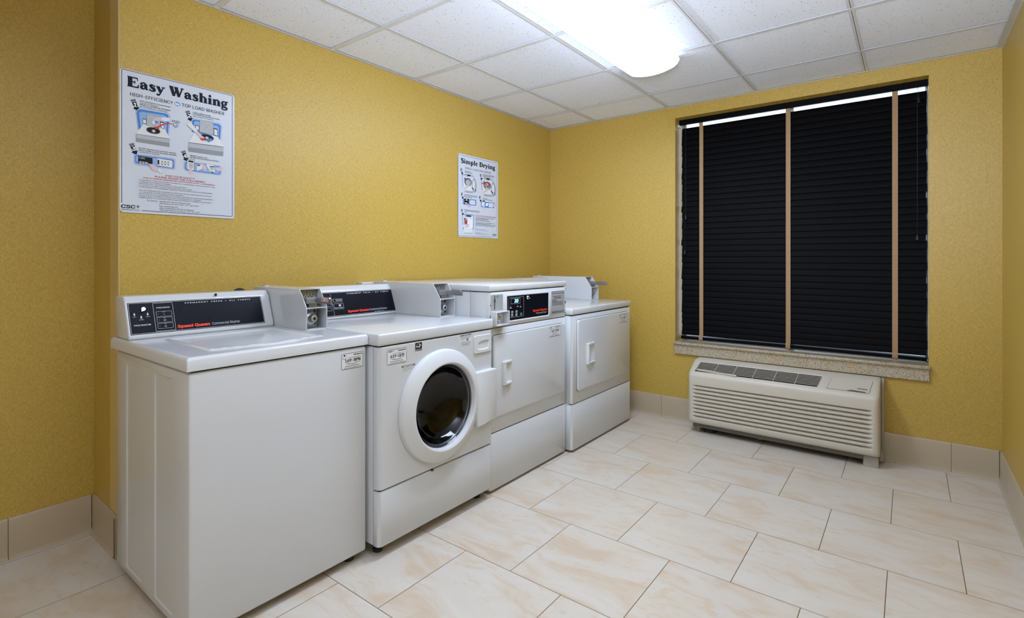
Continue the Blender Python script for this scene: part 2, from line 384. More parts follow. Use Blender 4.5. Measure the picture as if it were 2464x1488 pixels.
def _loops(edges):
    """edges chained head to tail, so that windings can be counted"""
    nb = {}
    for a, b in edges: nb.setdefault(a, []).append(b); nb.setdefault(b, []).append(a)
    seen = set(); out = []
    for a in sorted(nb):
        if a in seen: continue
        lp = [a]; seen.add(a); step = a + 1 if a + 1 in nb[a] else nb[a][0]
        while step not in seen:
            lp.append(step); seen.add(step); nx = [q for q in nb[step] if q not in seen]
            if not nx: break
            step = nx[0]
        out.append(lp)
    return out
def _char(ch, res):
    key = (ch, res)
    if key not in _TXT:
        from mathutils.geometry import delaunay_2d_cdt
        bar = min(v.x for v in _mesh('|', res)[0]); adv = min(v.x for v in sorted(_mesh(ch + '|', res)[0], key=lambda v: -v.x)[:4]) - bar
        vs, es = _mesh(ch, res) if ch != ' ' else ([], [])
        tris = []; cv = []
        if vs:
            cv, _, cf, _, _, _ = delaunay_2d_cdt(vs, es, [], 0, 1e-6); lps = _loops(es)
            for f in cf:
                c = sum((cv[i] for i in f), Vector((0, 0))) / len(f); w = 0
                for lp in lps:
                    for i in range(len(lp)):
                        p, q = vs[lp[i - 1]], vs[lp[i]]
                        if (p.y > c.y) != (q.y > c.y) and c.x < (q.x - p.x) * (c.y - p.y) / (q.y - p.y) + p.x: w += 1 if q.y > p.y else -1
                if w: tris.append(tuple(f))
        _TXT[key] = (cv, tris, adv)
    return _TXT[key]
def glyphs(s, bold, res):
    X = 0; V = []; T = []
    for ch in s:
        cv, tr, adv = _char(ch, res); k = len(V)
        V += [Vector((v.x + X, v.y, 0)) for v in cv]; T += [tuple(i + k for i in f) for f in tr]; X += adv
    return V, T
CAPH = max(v.y for v in glyphs('H', 0, 2)[0])
def text(fr, bm, s, a0, b0, h, a1=None, c=0.0006, bold=0.0, shear=0.0, mi=0, res=3, anchor='l'):
    vs, fs = glyphs(s, 0, res)
    if not vs: return
    x0 = min(v.x for v in vs); x1 = max(v.x for v in vs); k = h / CAPH
    kx = (a1 - a0) / (x1 - x0) if a1 is not None else k
    off = a0 - (0 if anchor == 'l' else (x1 - x0) * kx / (2 if anchor == 'c' else 1))
    w_ = bold * 1.15 * k                                      # heavier faces: the outline laid down again, a hair apart
    n = 0 if not bold else (1 if bold < .015 else 2)
    for j in [(0, 0)] + [(i * w_ / n, q) for i in range(-n, n + 1) if i for q in ((0,) if bold < .03 else (-w_ * .45, w_ * .45))] if n else [(0, 0)]:
        out = [bm.verts.new(fr.w(off + j[0] + (v.x - x0) * kx + v.y * k * shear, b0 + j[1] + v.y * k, c)) for v in vs]; c += .00002
        for f in fs:
            try: q = bm.faces.new([out[i] for i in f])
            except ValueError: continue
            q.material_index = mi; q.normal_update()
            if q.normal.dot(fr.n) < 0: q.normal_flip()
def tpx(fr, bm, s, cr, x0, y0, x1, y1, h, **k):
    """text whose baseline runs between two points measured on the photograph"""
    a0, b0 = fr.px(*cr(x0, y0)); a1, b1 = fr.px(*cr(x1, y1)); _, bt = fr.px(*cr(x0, y0 - h))
    text(fr, bm, s, a0, (b0 + b1) / 2, abs(bt - b0), a1, **k)
def dashes(fr, bm, cr, x0, y0, x1, y1, h, c=0.0006, mi=0, seed=1):
    """a line of print too small to read: word-length marks"""
    rn = random.Random(seed * 7 + int(x0 + y0)); a0, b0 = fr.px(*cr(x0, y0)); a1, b1 = fr.px(*cr(x1, y1)); hh = abs(fr.px(*cr(x0, y0 - h))[1] - b0)
    b = (b0 + b1) / 2; a = a0; hh *= .8
    while a < a1:
        wd = hh * rn.uniform(1.2, 4.5); e = min(a + wd, a1); poly(fr, bm, [(a, b), (e, b), (e, b + hh), (a, b + hh)], c, mi); a = e + hh * .6
def P(fr, cr, pts): return [fr.px(*cr(x, y)) for x, y in pts]
def sheet(fr, bm, pts, th, mi=0):
    """thin solid plate with outline pts"""
    n = len(pts); A = [bm.verts.new(fr.w(a, b, 0)) for a, b in pts]; C = [bm.verts.new(fr.w(a, b, th)) for a, b in pts]
    for i in range(n): bm.faces.new((A[i], A[(i + 1) % n], C[(i + 1) % n], C[i])).material_index = mi
    bm.faces.new(A[::-1]).material_index = mi; bm.faces.new(C).material_index = mi

# heavy bracketed-serif alphabet for the two sign titles
def cat(pts, k=6):
    P4 = [pts[0]] + list(pts) + [pts[-1]]; out = []
    for i in range(1, len(P4) - 2):
        p0, p1, p2, p3 = P4[i - 1:i + 3]
        for j in range(k):
            t = j / k
            out.append(tuple(0.5 * ((2 * p1[m]) + (-p0[m] + p2[m]) * t + (2 * p0[m] - 5 * p1[m] + 4 * p2[m] - p3[m]) * t * t + (-p0[m] + 3 * p1[m] - 3 * p2[m] + p3[m]) * t ** 3) for m in range(3)))
    out.append(tuple(pts[-1])); return out
def st(x, y0, y1, w): return [(x, y0, w), (x, y1, w)]
def hz(x0, x1, y, w): return [(x0, y, w), (x1, y, w)]
GL = {
 'E': (.92, [], [st(.22, 0, 1, .28), hz(.02, .78, .95, .10), hz(.22, .6, .52, .09), hz(.02, .84, .05, .11), [(.75, .98, .06), (.78, .70, .05)], [(.56, .66, .07), (.56, .38, .07)], [(.79, .04, .12), (.84, .34, .05)]]),
 'a': (.70, [[(.12, .50, .17), (.2, .62, .12), (.36, .64, .13), (.46, .5, .2)], [(.42, .40, .08), (.26, .38, .10), (.14, .24, .18), (.18, .1, .18), (.3, .06, .11), (.44, .18, .06)]], [st(.47, .12, .5, .21), [(.45, .12, .16), (.55, .06, .13), (.66, .08, .06)]]),
 's': (.58, [[(.44, .52, .07), (.36, .62, .09), (.24, .64, .12), (.14, .53, .17), (.26, .38, .2), (.42, .26, .2), (.42, .12, .17), (.3, .04, .11), (.16, .06, .09), (.09, .16, .07)]], [[(.47, .66, .05), (.46, .46, .05)], [(.07, .22, .05), (.07, .0, .05)]]),
 'y': (.72, [[(.36, .06, .09), (.29, -.12, .09), (.2, -.22, .12), (.12, -.2, .17)]], [[(.14, .62, .22), (.36, .08, .2)], [(.58, .62, .08), (.35, .04, .09)], hz(0, .3, .62, .08), hz(.44, .72, .62, .08)]),
 'W': (1.22, [], [[(.14, .95, .25), (.38, .03, .2)], [(.38, .03, .1), (.58, .8, .1)], [(.54, .95, .25), (.80, .03, .2)], [(.80, .03, .1), (1.06, .95, .09)], hz(-.02, .34, .96, .08), hz(.40, .72, .96, .08), hz(.92, 1.2, .96, .08)]),
 'h': (.80, [[(.22, .46, .07), (.34, .6, .11), (.48, .62, .15), (.58, .48, .2)]], [st(.2, 0, 1, .22), st(.59, 0, .5, .21), hz(.04, .38, .04, .08), hz(.43, .77, .04, .08), hz(.04, .2, .96, .08)]),
 'n': (.80, [[(.22, .46, .07), (.34, .6, .11), (.48, .62, .15), (.58, .48, .2)]], [st(.2, 0, .66, .22), st(.59, 0, .5, .21), hz(.04, .38, .04, .08), hz(.43, .77, .04, .08), hz(.04, .2, .62, .08)]),
 'i': (.42, [[(.2, .84, .17), (.2, .87, .22), (.2, .90, .22), (.2, .93, .17)]], [st(.2, 0, .66, .22), hz(.03, .38, .04, .08), hz(.03, .2, .62, .08)]),
 'g': (.70, [[(.3, .24, .08), (.15, .3, .15), (.12, .44, .17), (.18, .58, .13), (.3, .64, .08), (.42, .58, .13), (.47, .44, .17), (.43, .3, .15), (.3, .24, .08)], [(.2, .22, .08), (.12, .12, .11), (.22, .04, .14), (.42, .02, .15), (.56, -.08, .14), (.5, -.22, .11), (.3, -.28, .09), (.12, -.22, .11), (.1, -.1, .10), (.2, .0, .08)]], [[(.44, .56, .08), (.54, .65, .10), (.66, .62, .12)]]),
 'S': (.72, [[(.58, .78, .07), (.5, .92, .10), (.34, .96, .13), (.18, .86, .2), (.2, .68, .22), (.38, .54, .22), (.56, .38, .23), (.58, .18, .2), (.42, .05, .12), (.24, .05, .10), (.1, .2, .07)]], [[(.61, 1.0, .05), (.61, .68, .05)], [(.08, .32, .05), (.08, .0, .05)]]),
 'm': (1.16, [[(.22, .46, .07), (.33, .6, .11), (.46, .62, .14), (.56, .48, .18)], [(.6, .46, .07), (.72, .6, .11), (.85, .62, .14), (.94, .48, .18)]], [st(.2, 0, .66, .21), st(.57, 0, .5, .2), st(.95, 0, .5, .2), hz(.04, .37, .04, .08), hz(.42, .73, .04, .08), hz(.8, 1.12, .04, .08), hz(.04, .2, .62, .08)]),
 'p': (.76, [[(.22, .5, .07), (.34, .62, .10), (.5, .58, .15), (.6, .34, .21), (.52, .1, .16), (.36, .03, .10), (.22, .12, .07)]], [st(.2, -.3, .66, .22), hz(.04, .4, -.28, .08), hz(.04, .2, .62, .08)]),
 'l': (.42, [], [st(.2, 0, 1, .22), hz(.03, .38, .04, .08), hz(.03, .2, .96, .08)]),
 'e': (.64, [[(.5, .38, .08), (.46, .56, .13), (.34, .64, .10), (.2, .58, .13), (.13, .36, .2), (.2, .14, .17), (.34, .05, .12), (.48, .1, .07), (.55, .18, .05)]], [hz(.14, .54, .38, .07)]),
 'D': (.94, [[(.24, .95, .09), (.5, .93, .10), (.72, .76, .2), (.77, .5, .26), (.72, .24, .2), (.5, .07, .10), (.24, .05, .09)]], [st(.24, 0, 1, .26), hz(.03, .3, .95, .09), hz(.03, .3, .05, .09)]),
 'r': (.60, [[(.22, .42, .07), (.32, .58, .10), (.44, .6, .16), (.5, .52, .16)]], [st(.2, 0, .66, .22), hz(.03, .42, .04, .08), hz(.03, .2, .62, .08)]),
 ' ': (.34, [], [])}
def serif(fr, bm, s, a0, b0, h, a1, c=0.0007, fat=1.0):
    tot = sum(GL[ch][0] for ch in s); kx = (a1 - a0) / tot; x = 0
    for ch in s:
        adv, curves, lines = GL[ch]
        for L in [cat(q) for q in curves] + lines:
            pts = [(a0 + (x + p[0]) * kx, b0 + p[1] * h) for p in L]; k = (kx + h) / 2
            c += .00003; stroke(fr, bm, pts, [p[2] * fat * (h if abs(L[0][0] - L[-1][0]) > 3 * abs(L[0][1] - L[-1][1]) else kx) for p in L], c)
            if len(L) > 4:
                for p in (L[0], L[-1]): disc(fr, bm, a0 + (x + p[0]) * kx, b0 + p[1] * h, p[2] * fat * kx / 2, c - .00001, ry=p[2] * fat * h / 2, k=12)
        x += adv

# ================================================================== ROOM SHELL
def wall(name, boxes):
    bm = B()
    for b in boxes: box(bm, *b)
    bmesh.ops.recalc_face_normals(bm, faces=bm.faces)
    for f in bm.faces: f.material_index = 0 if abs(f.normal.x) > .5 else 1
    return struct(obj(name, bm, [WPX, WPY], smooth=0, origin=0))
wall('wall_left', [(XA - .15, 0, YC, .2, 0, H + .08)])
wall('wall_recess', [(XA - .15, XA, YR - .15, YC, 0, H + .08)])
wall('wall_far', [(0, WX0, 0, .25, 0, H + .08), (WX1, W, 0, .25, 0, H + .08), (WX0, WX1, 0, .25, 0, WZ0 - .018), (WX0, WX1, 0, .25, WZ1, H + .08)])
wall('wall_right', [(W, W + .15, YR - .15, .2, 0, H + .08)])
wall('wall_rear', [(XA, W, YR - .15, YR, 0, H + .08)])
bm = B(); box(bm, XA - .15, W + .15, YR - .15, .2, -.1, 0); struct(obj('floor', bm, FLOOR, smooth=0, origin=0))
bm = B(); box(bm, XA - .15, W + .15, YR - .15, .2, H + .006, H + .08); struct(obj('ceiling', bm, CEIL, smooth=0, origin=0))
# suspended grid: bars of inverted T section
bm = B()
for i in range(-1, 4):
    x = .4509 + .6096 * i
    if x < XA + .02: continue
    y1 = YC if x < 0 else 0
    box(bm, x - .012, x + .012, YR, y1, H, H + .002); box(bm, x - .001, x + .001, YR, y1, H, H + .006)
for j in range(9):
    y = -(.4025 + .6096 * j)
    if y < YR: break
    box(bm, XA if y < YC else 0, W, y - .012, y + .012, H - .0005, H + .0015)
struct(obj('trim_1', bm, GRID, smooth=0, origin=0))
bm = B()
box(bm, W - .024, W, YR, 0, H - .003, H); box(bm, W - .0015, W, YR, 0, H - .02, H)
struct(obj('trim_2', bm, IVTRIM, smooth=0, origin=0))
bm = B()
box(bm, 0, .018, YC, 0, H - .003, H); box(bm, .018, W - .024, -.014, 0, H - .003, H); box(bm, XA, XA + .018, YR, YC, H - .003, H); box(bm, XA + .018, 0, YC - .018, YC, H - .003, H)
struct(obj('trim_3', bm, IVTRIM, smooth=0, origin=0))
# cove tile baseboards
PRF = [(0, 0), (.022, 0), (.021, .004), (.014, .010), (.0115, .02), (.011, .05), (.011, .152), (.009, .158), (.005, .161), (0, .161)]
def baseboard(name, axis, fix, sgn, cuts):
    bm = B(); gp = .0022
    for a, b in zip(cuts, cuts[1:]):
        prism(bm, [(fix + sgn * d, z) for d, z in PRF], axis, a + gp / 2, b - gp / 2)
    for f in bm.faces: f.material_index = 0
    n = len(bm.faces)
    t = B(); prism(t, [(fix, 0), (fix + sgn * .019, 0), (fix + sgn * .0125, .0095), (fix + sgn * .0095, .02), (fix + sgn * .0095, .157), (fix, .159)], axis, cuts[0], cuts[-1]); merge(bm, t)
    bm.faces.ensure_lookup_table()
    for f in bm.faces[n:]: f.material_index = 1
    return struct(obj(name, bm, [TILEB, GROUT], smooth=35, origin=0))
baseboard('baseboard_far', 0, 0, -1, [.01] + [.0077 + .3332 * k for k in range(1, 9)] + [W - .012])
baseboard('baseboard_right', 1, W, -1, sorted([YR, -.012] + [-.28 - .3332 * k for k in range(0, 15)]))
baseboard('baseboard_recess', 1, XA, 1, sorted([YR, YC - .012] + [-3.492 - .3332 * k for k in range(0, 5)]))
baseboard('baseboard_return', 0, YC, -1, [XA + .012, -.004])
baseboard('baseboard_left', 1, 0, 1, [YC - .018, YC + .22, YC + .553])
bm = B(); box(bm, -.098, .0035, YC - .0035, YC, .163, H, .0012, 1); box(bm, 0, .0035, YC, YC + .003, .163, H)
struct(obj('trim_4', bm, GUARD, smooth=30, origin=0))

# window in its recess, with granite sill
bm = B()
fx0, fx1, fz0, fz1 = WX0, WX1, WZ0, WZ1
for b in ((fx0, fx0 + .012, .20, .24, fz0, fz1), (fx1 - .012, fx1, .20, .24, fz0, fz1), (fx0 + .012, fx1 - .012, .20, .24, fz0, fz0 + .02), (fx0 + .012, fx1 - .012, .20, .24, fz1 - .008, fz1), (1.83, 1.86, .205, .235, fz0 + .02, fz1 - .008)):
    box(bm, *b, .003, 1)
win = struct(obj('window_1', bm, FRAMEW))
bm = B(); box(bm, fx0 + .01, fx1 - .01, .218, .222, fz0 + .018, fz1 - .006); obj('pane', bm, GLASS, win, smooth=0)
bm = B(); box(bm, 1.104, 2.583, -.036, .0, WZ0 - .018, WZ0, .003, 2); box(bm, WX0, WX1, -.002, .20, WZ0 - .018, WZ0)
sill = obj('sill', bm, GRANITE, win, label='speckled tan granite sill')
bm = B(); box(bm, 1.110, 2.579, -.02, 0, .495, WZ0 - .0185, .001, 1); obj('apron', bm, GRANITE, sill)

# ================================================================== CEILING LIGHT
lx0, lx1, ly0, ly1 = 1.165, 1.475, -2.17, -.955
lamp = thing('ceiling_light', (1.32, (ly0 + ly1) / 2, H), 'long white fluorescent wraparound light glowing on the ceiling tiles', 'ceiling light')
bm = B(); box(bm, lx0 + .035, lx1 - .035, ly0 + .004, ly1 - .004, H - .018, H - .0005, .002, 1); obj('housing', bm, CAPM, lamp)
def lens_prof(k=0):
    x0, x1 = lx0 + k, lx1 - k; zt = H - .008; d = .068 - k
    pts = [(x0 + .004, zt), (x0, zt - .014), (x0 + .012, zt - .034)]
    n = 12
    for i in range(n + 1):
        t = i / n; x = x0 + .03 + (x1 - x0 - .06) * t; pts.append((x, zt - .048 - (d - .048) * (1 - (2 * t - 1) ** 2)))
    pts += [(x1 - .012, zt - .034), (x1, zt - .014), (x1 - .004, zt)]
    return pts
bm = B(); prism(bm, lens_prof(), 1, ly0 + .012, ly1 - .012); obj('lens', bm, LENS, lamp, smooth=40, label='glowing white ribbed acrylic lens')
for a, b in ((ly0, ly0 + .0115), (ly1 - .0115, ly1)):
    bm = B(); prism(bm, lens_prof(-.0015), 1, a, b, .001, 1); obj('end_cap', bm, CAPM, lamp, smooth=40)

# ================================================================== BLIND
BX0, BX1 = 1.124, 2.571
blind = thing('venetian_blind', ((BX0 + BX1) / 2, .1, .59), 'closed black venetian blind with three tan tapes filling the window', 'window blind')
bm = B(); box(bm, 1.112, 2.575, .078, .090, 2.223, 2.2615, .002, 1); obj('valance', bm, SLAT, blind)
bm = B(); box(bm, 1.116, 2.571, .094, .140, 2.236, 2.2615, .002, 1); obj('headrail', bm, SLAT, blind)
NS = 37; ZT, ZB = 2.179, .648
YB = .112
for i in range(NS):
    z = ZT + (ZB - ZT) * i / (NS - 1)
    bm = B(); th = math.radians(77); sec = []
    for sgn in (1, -1):
        for k in range(7):
            s = (k / 6 - .5) * .05 * sgn; bow = .0022 * (1 - (s / .025) ** 2) + sgn * .0012
            # top edge away from the room, bottom edge towards it
            sec.append((YB + s * cos(th) - bow * sin(th), z + s * sin(th) + bow * cos(th)))
    jx = .0015 * math.sin(i * 2.3) + (.004 if i % 6 == 2 else 0)
    prism(bm, sec, 0, BX0 - jx, BX1 - jx); obj('slat', bm, SLAT, blind, smooth=50)
def sag(x): t = (x - BX0) / (BX1 - BX0); return .591 + .004 * math.sin(pi * t)
bm = B(); t_ = bmesh.new(); rings = []
for k in range(25):
    x = BX0 + (BX1 - BX0) * k / 24; zc = sag(x) + .014
    rings.append([t_.verts.new((x, YB + dy, zc + dz)) for dy, dz in ((-.022, -.010), (-.025, 0), (-.022, .010), (.022, .012), (.025, 0), (.022, -.012))])
for A_, C_ in zip(rings, rings[1:]):
    for k in range(6): t_.faces.new((A_[k], A_[(k + 1) % 6], C_[(k + 1) % 6], C_[k]))
t_.faces.new(rings[0]); t_.faces.new(rings[-1][::-1]); merge(bm, t_)
obj('bottom_rail', bm, SLAT, blind, smooth=50)
for x in (1.271, 1.845, 2.421):
    bm = B(); path = [(.092, 2.24), (.092, 2.205)]
    for i in range(NS):
        z = ZT + (ZB - ZT) * i / (NS - 1); path += [(YB - .0135, z + .004), (YB - .0135, z - .018)]
    path += [(.085, .632), (.083, .622), (.084, .606), (.086, .596), (.095, .588)]
    rngs = []
    for y, z in path: rngs.append([bm.verts.new((x + dx, y + dy, z)) for dx, dy in ((-.0140, -.0012), (.0140, -.0012), (.0140, 0), (-.0140, 0))])
    for A_, C_ in zip(rngs, rngs[1:]):
        for k in range(4): bm.faces.new((A_[k], A_[(k + 1) % 4], C_[(k + 1) % 4], C_[k]))
    bm.faces.new(rngs[0]); bm.faces.new(rngs[-1][::-1]); obj('tape', bm, TAPE, blind, smooth=0, label='tan woven ladder tape')
for x, z0, z1 in ((1.160, 1.532, 2.225), (1.153, 1.268, 2.225), (2.526, 1.341, 2.225), (2.533, 2.158, 2.225)):
    bm = B(); tube(bm, [(x, .088, z1), (x + .001, .087, (z0 + z1) / 2), (x, .087, z0)], .0011, 6); cd_ = obj('pull_cord', bm, BLACK, blind)
    bm = B(); lathe(bm, [(0, .004), (.004, .002), (.006, -.008), (.009, -.024), (.009, -.028), (.0, -.029)], (x, .084, z0), 'z', 16); obj('tassel', bm, BLACK, cd_)
bm = B(); box(bm, 1.1115, 1.122, .045, .095, 2.202, 2.222, .002, 1); obj('end_bracket', bm, FRAMEW, blind)
Z6 = lambda x, y: (880 + x / 3.2361, 760 + y / 3.2348)
Z7 = lambda x, y: (1080 + x / 5.3565, 640 + y / 5.3577)

# ================================================================== MACHINES
def FX(x): return Frame((x, 0, 0), (0, 1, 0), (0, 0, 1))     # surfaces facing +x: a = world y, b = world z
UP = Vector((0, 0, 1))
def coin_box(parent, y0, y1, xf, z0, price=None, dx_tag=0.0):
    """slant-topped steel coin meter standing on the machine lid"""
    zt = z0 + .172; zm = z0 + .094; xs = xf - .055; xb = .06; th = .0032
    prof = [(xb, z0), (xf, z0), (xf, zm), (xs, zt), (xb, zt)]
    bm = B()
    for a, b in ((y0, y0 + th), (y1 - th, y1)): prism(bm, [(p[0], p[1]) for p in prof], 1, a, b, .0008, 1)
    box(bm, xb, xs, y0 + th, y1 - th, zt - th, zt); box(bm, xb, xf - .001, y0 + th, y1 - th, z0, z0 + th)
    box(bm, xb, xb + .003, y0 + th, y1 - th, z0 + th, zt - th)
    box(bm, xf - .07, xf - .001, y0 + th, y1 - th, zm - .004, zm)                     # shelf between the two openings
    prism(bm, [(xb + .02, zt), (xb + .03, zt + .0001), (xb + .03, zt + .004), (xb + .02, zt + .004)], 1, y0 + .04, y1 - .04)
    cb = obj('coin_box', bm, ENAMEL, parent)
    # upper recess: slotted plate
    bm = B(); F = Frame((xf - .070, y0, zm), (0, 1, 0), (-.12, 0, 1)); wd = y1 - y0
    sheet(F, bm, rr(.006, .004, wd - .006, zt - zm - .006, .006), .002, 0)
    for k in range(9):
        for r_ in (0, 1): poly(F, bm, rr(.016 + k * .0073, .040 + r_ * .0085, .0205 + k * .0073, .046 + r_ * .0085, .001, 2), .0023, 1 if (k + r_) % 2 else 2)
    for k in range(3): disc(F, bm, .022 + k * .026, .063, .0022, .0023, 1, k=10)
    obj('slot_plate', bm, [GALV, SEAM, CHROME], cb, smooth=0)
    # slide body and tongue, pushed out towards the room
    yc = (y0 + y1) / 2; zc = zm + .030
    bm = B(); box(bm, xf - .07, xf - .018, y0 + .012, y1 - .014, zc - .014, zc + .012, .004, 2)
    prism(bm, [(xf - .07, zm + .001), (xf - .03, zm + .001), (xf - .03, zc - .014), (xf - .07, zc - .014)], 1, yc - .02, yc + .02)
    sl = obj('coin_slide', bm, GALV, cb)
    bm = B(); box(bm, xf - .02, xf + .012, yc + .006, yc + .010, zc - .012, zc + .012, .001, 1)
    zt0, zt1 = zc - .013, zc + .015; xa, xb2 = xf + .006, xf + .100
    pr = [(xa, zt0), (xb2, zt0), (xb2, zt1 - .006), (xb2 - .012, zt1 - .006), (xb2 - .016, zt1), (xa + .016, zt1), (xa + .012, zt1 - .006), (xa, zt1 - .006)]
    prism(bm, pr, 1, yc + .002, yc + .008, .0006, 1)
    F = Frame((0, yc + .002, 0), (1, 0, 0), UP)
    for k in range(10): disc(F, bm, xa + .010 + k * .0082, zt0 + .006, .0016, .0004, 1, k=8)
    obj('slide_handle', bm, [STEEL, SEAM], cb, smooth=20)
    if price:
        bm = B(); c0, c1 = xa + .022, xb2 - .018
        poly(F, bm, rr(c0, zt0 + .009, c1, zt1 - .0015, .003), .0007, 1); poly(F, bm, rr(c0 + .0015, zt0 + .0105, c1 - .0015, zt1 - .003, .002), .0009, 0)
        text(F, bm, price, c0 + .004, zt0 + .0125, .0095, c1 - .004, c=.0012, bold=.02, mi=2)
        obj('price_tag', bm, [LABELW, LOGORED, INK], cb, smooth=0, label='red edged tag reading ' + price)
    # lower recess: mounting plate with round lock
    bm = B(); box(bm, xf - .045, xf - .042, y0 + .004, y1 - .026, z0 + .006, zm - .006); F = FX(xf - .042)
    for q in ((y1 - .036, z0 + .022), (y1 - .036, zm - .018)): disc(F, bm, *q, .007, .0004, 1)
    pl = obj('lock_plate', bm, [GALV, SEAM], cb, smooth=0)
    bm = B(); lathe(bm, [(.034, 0), (.034, .004), (.027, .014), (.019, .018), (.0145, .030), (.0145, .036), (.0125, .038), (.0065, .038), (.006, .030), (0, .030)], (xf - .042, y0 + .041, (z0 + zm) / 2 - .001), 'x', 40)
    lk = obj('lock', bm, STEEL, cb, smooth=40, label='round steel barrel lock')
    bm = B(); lathe(bm, [(.0062, 0), (.0055, .003), (.003, .003), (.003, .001), (0, .001)], (xf - .042 + .0302, y0 + .041, (z0 + zm) / 2 - .001), 'x', 20); obj('key_hole', bm, SEAM, cb)
    bm = B(); tube(bm, [(xb + .05, y0 + .018, zt - .001), (xb + .05, y0 + .018, zt + .007)], .004, 10); tube(bm, [(xb + .062, y0 + .018, zt - .001), (xb + .062, y0 + .018, zt + .006)], .003, 10)
    obj('screw', bm, CHROME, cb)
    return cb

def console(parent, y0, y1, zb, xb=.10, xt=.20, xf=.252, zt=1.056):
    """sloping control housing at the back of the lid; returns object and the frame of its face"""
    bm = B(); prof = [(xb, zb), (xf, zb), (xf + .001, zb + .012), (xt + .006, zt - .02), (xt - .012, zt), (xb + .008, zt), (xb, zt - .006)]
    prism(bm, prof, 1, y0, y1, .006, 3)
    c = obj('console', bm, ENAMEL, parent, smooth=35)
    up = Vector((xt + .006 - (xf + .001), 0, (zt - .02) - (zb + .012))).normalized()
    return c, Frame((xf + .001, 0, zb + .012), (0, 1, 0), up)

def sticker(parent, F, quad, code, cr_, logo=True, lift=0.0):
    """quad: outline corners in the frame (tl,tr,br,bl) measured on the photograph; rectified"""
    (a0, b1), (a1, b1b), (a1b, b0), (a0b, b0b) = [F.px(*cr_(*q)) for q in quad]
    a0 = (a0 + a0b) / 2; a1 = (a1 + a1b) / 2; b1 = (b1 + b1b) / 2; b0 = (b0 + b0b) / 2; w_, h_ = a1 - a0, b1 - b0
    bm = B(); sheet(Frame(F.w(0, 0, lift), F.ux, F.uy), bm, rr(a0, b0, a1, b1, .006), .0004, 0)
    s = obj('machine_label', bm, LABELW, parent, smooth=0, label='white machine label reading ' + code)
    bm = B(); L = lift + .0008
    stroke(F, bm, rr(a0 + .0008, b0 + .0008, a1 - .0008, b1 - .0008, .0055), .0013, L, True)
    X = lambda t: a0 + w_ * t
    Y = lambda t: b0 + h_ * t
    text(F, bm, code, X(.17), Y(.44), h_ * .20, X(.86), c=L, bold=.025)
    rn = random.Random(len(code)); x = X(.55)
    while x < X(.95):
        e = x + w_ * rn.choice((.008, .014, .02)); poly(F, bm, [(x, Y(.83)), (e, Y(.83)), (e, Y(.91)), (x, Y(.91))], L); x = e + w_ * .01
    if logo:
        text(F, bm, 'CSC', X(.05), Y(.83), h_ * .09, X(.26), c=L, bold=.03, shear=.2)
        poly(F, bm, [(X(.29), Y(.88)), (X(.33), Y(.93)), (X(.33), Y(.84))], L)
    else:
        disc(F, bm, X(.14), Y(.87), w_ * .035, L); stroke(F, bm, [(X(.14) + w_ * .1 * cos(t * .5), Y(.8) + h_ * .12 * sin(t * .5)) for t in range(-5, 6)], .0007, L)
        stroke(F, bm, [(X(.06), Y(.86)), (X(.06), Y(.7)), (X(.12), Y(.62)), (X(.18), Y(.68))], .0007, L)
    rn = random.Random(3)
    def ln(x0, x1, y, h):
        x = X(x0)
        while x < X(x1):
            e = min(x + h_ * h * rn.uniform(1.5, 4), X(x1)); poly(F, bm, [(x, Y(y)), (e, Y(y)), (e, Y(y + h)), (x, Y(y + h))], L); x = e + h_ * h * .7
    ln(.3, .88, .70, .022); ln(.18, .38, .36, .022); ln(.62, .84, .37, .022); ln(.28, .7, .285, .03); ln(.16, .82, .17, .03); ln(.12, .92, .07, .022)
    obj('lettering', bm, INK, s, smooth=0, recalc=False)

def body_seams(bm, *rects):
    for r_ in rects: box(bm, *r_)

def speed_queen(F, bm, cr_, x0, y0, x1, y1, h, mi):
    tpx(F, bm, 'Speed Queen', cr_, x0, y0, x1, y1, h, c=.0014, bold=.045, mi=mi)

# ------------------------------------------------------------------ washer 1: top loader, nearest the camera
y0, y1, xb, xf, z0, zb, zt = -3.25, -2.597, .117, .790, .032, .853, .897
m1 = thing('washing_machine', ((xb + xf) / 2, (y0 + y1) / 2, 0), 'white top-loading coin washer with plain front, at the near end of the row', 'washing machine')
bm = B(); box(bm, xb, xf, y0, y1, z0, zb - .004, .010, 3); cab = obj('cabinet', bm, ENAMEL, m1)
bm = B(); box(bm, xb + .012, xf - .012, y0 + .012, y1 - .012, zb - .006, zb + .004); obj('seam', bm, SEAM, m1, smooth=0)
def carve(o_, cut, ang=40):
    """take the cutter's volume out of a part's sheet metal"""
    md = o_.modifiers.new('b', 'BOOLEAN'); md.operation = 'DIFFERENCE'; md.object = cut; md.solver = 'EXACT'
    bpy.context.view_layer.update(); dg = bpy.context.evaluated_depsgraph_get(); me = bpy.data.meshes.new_from_object(o_.evaluated_get(dg)); o_.modifiers.clear(); o_.data = me
    for p_ in me.polygons: p_.use_smooth = True
    me.set_sharp_from_angle(angle=math.radians(ang))
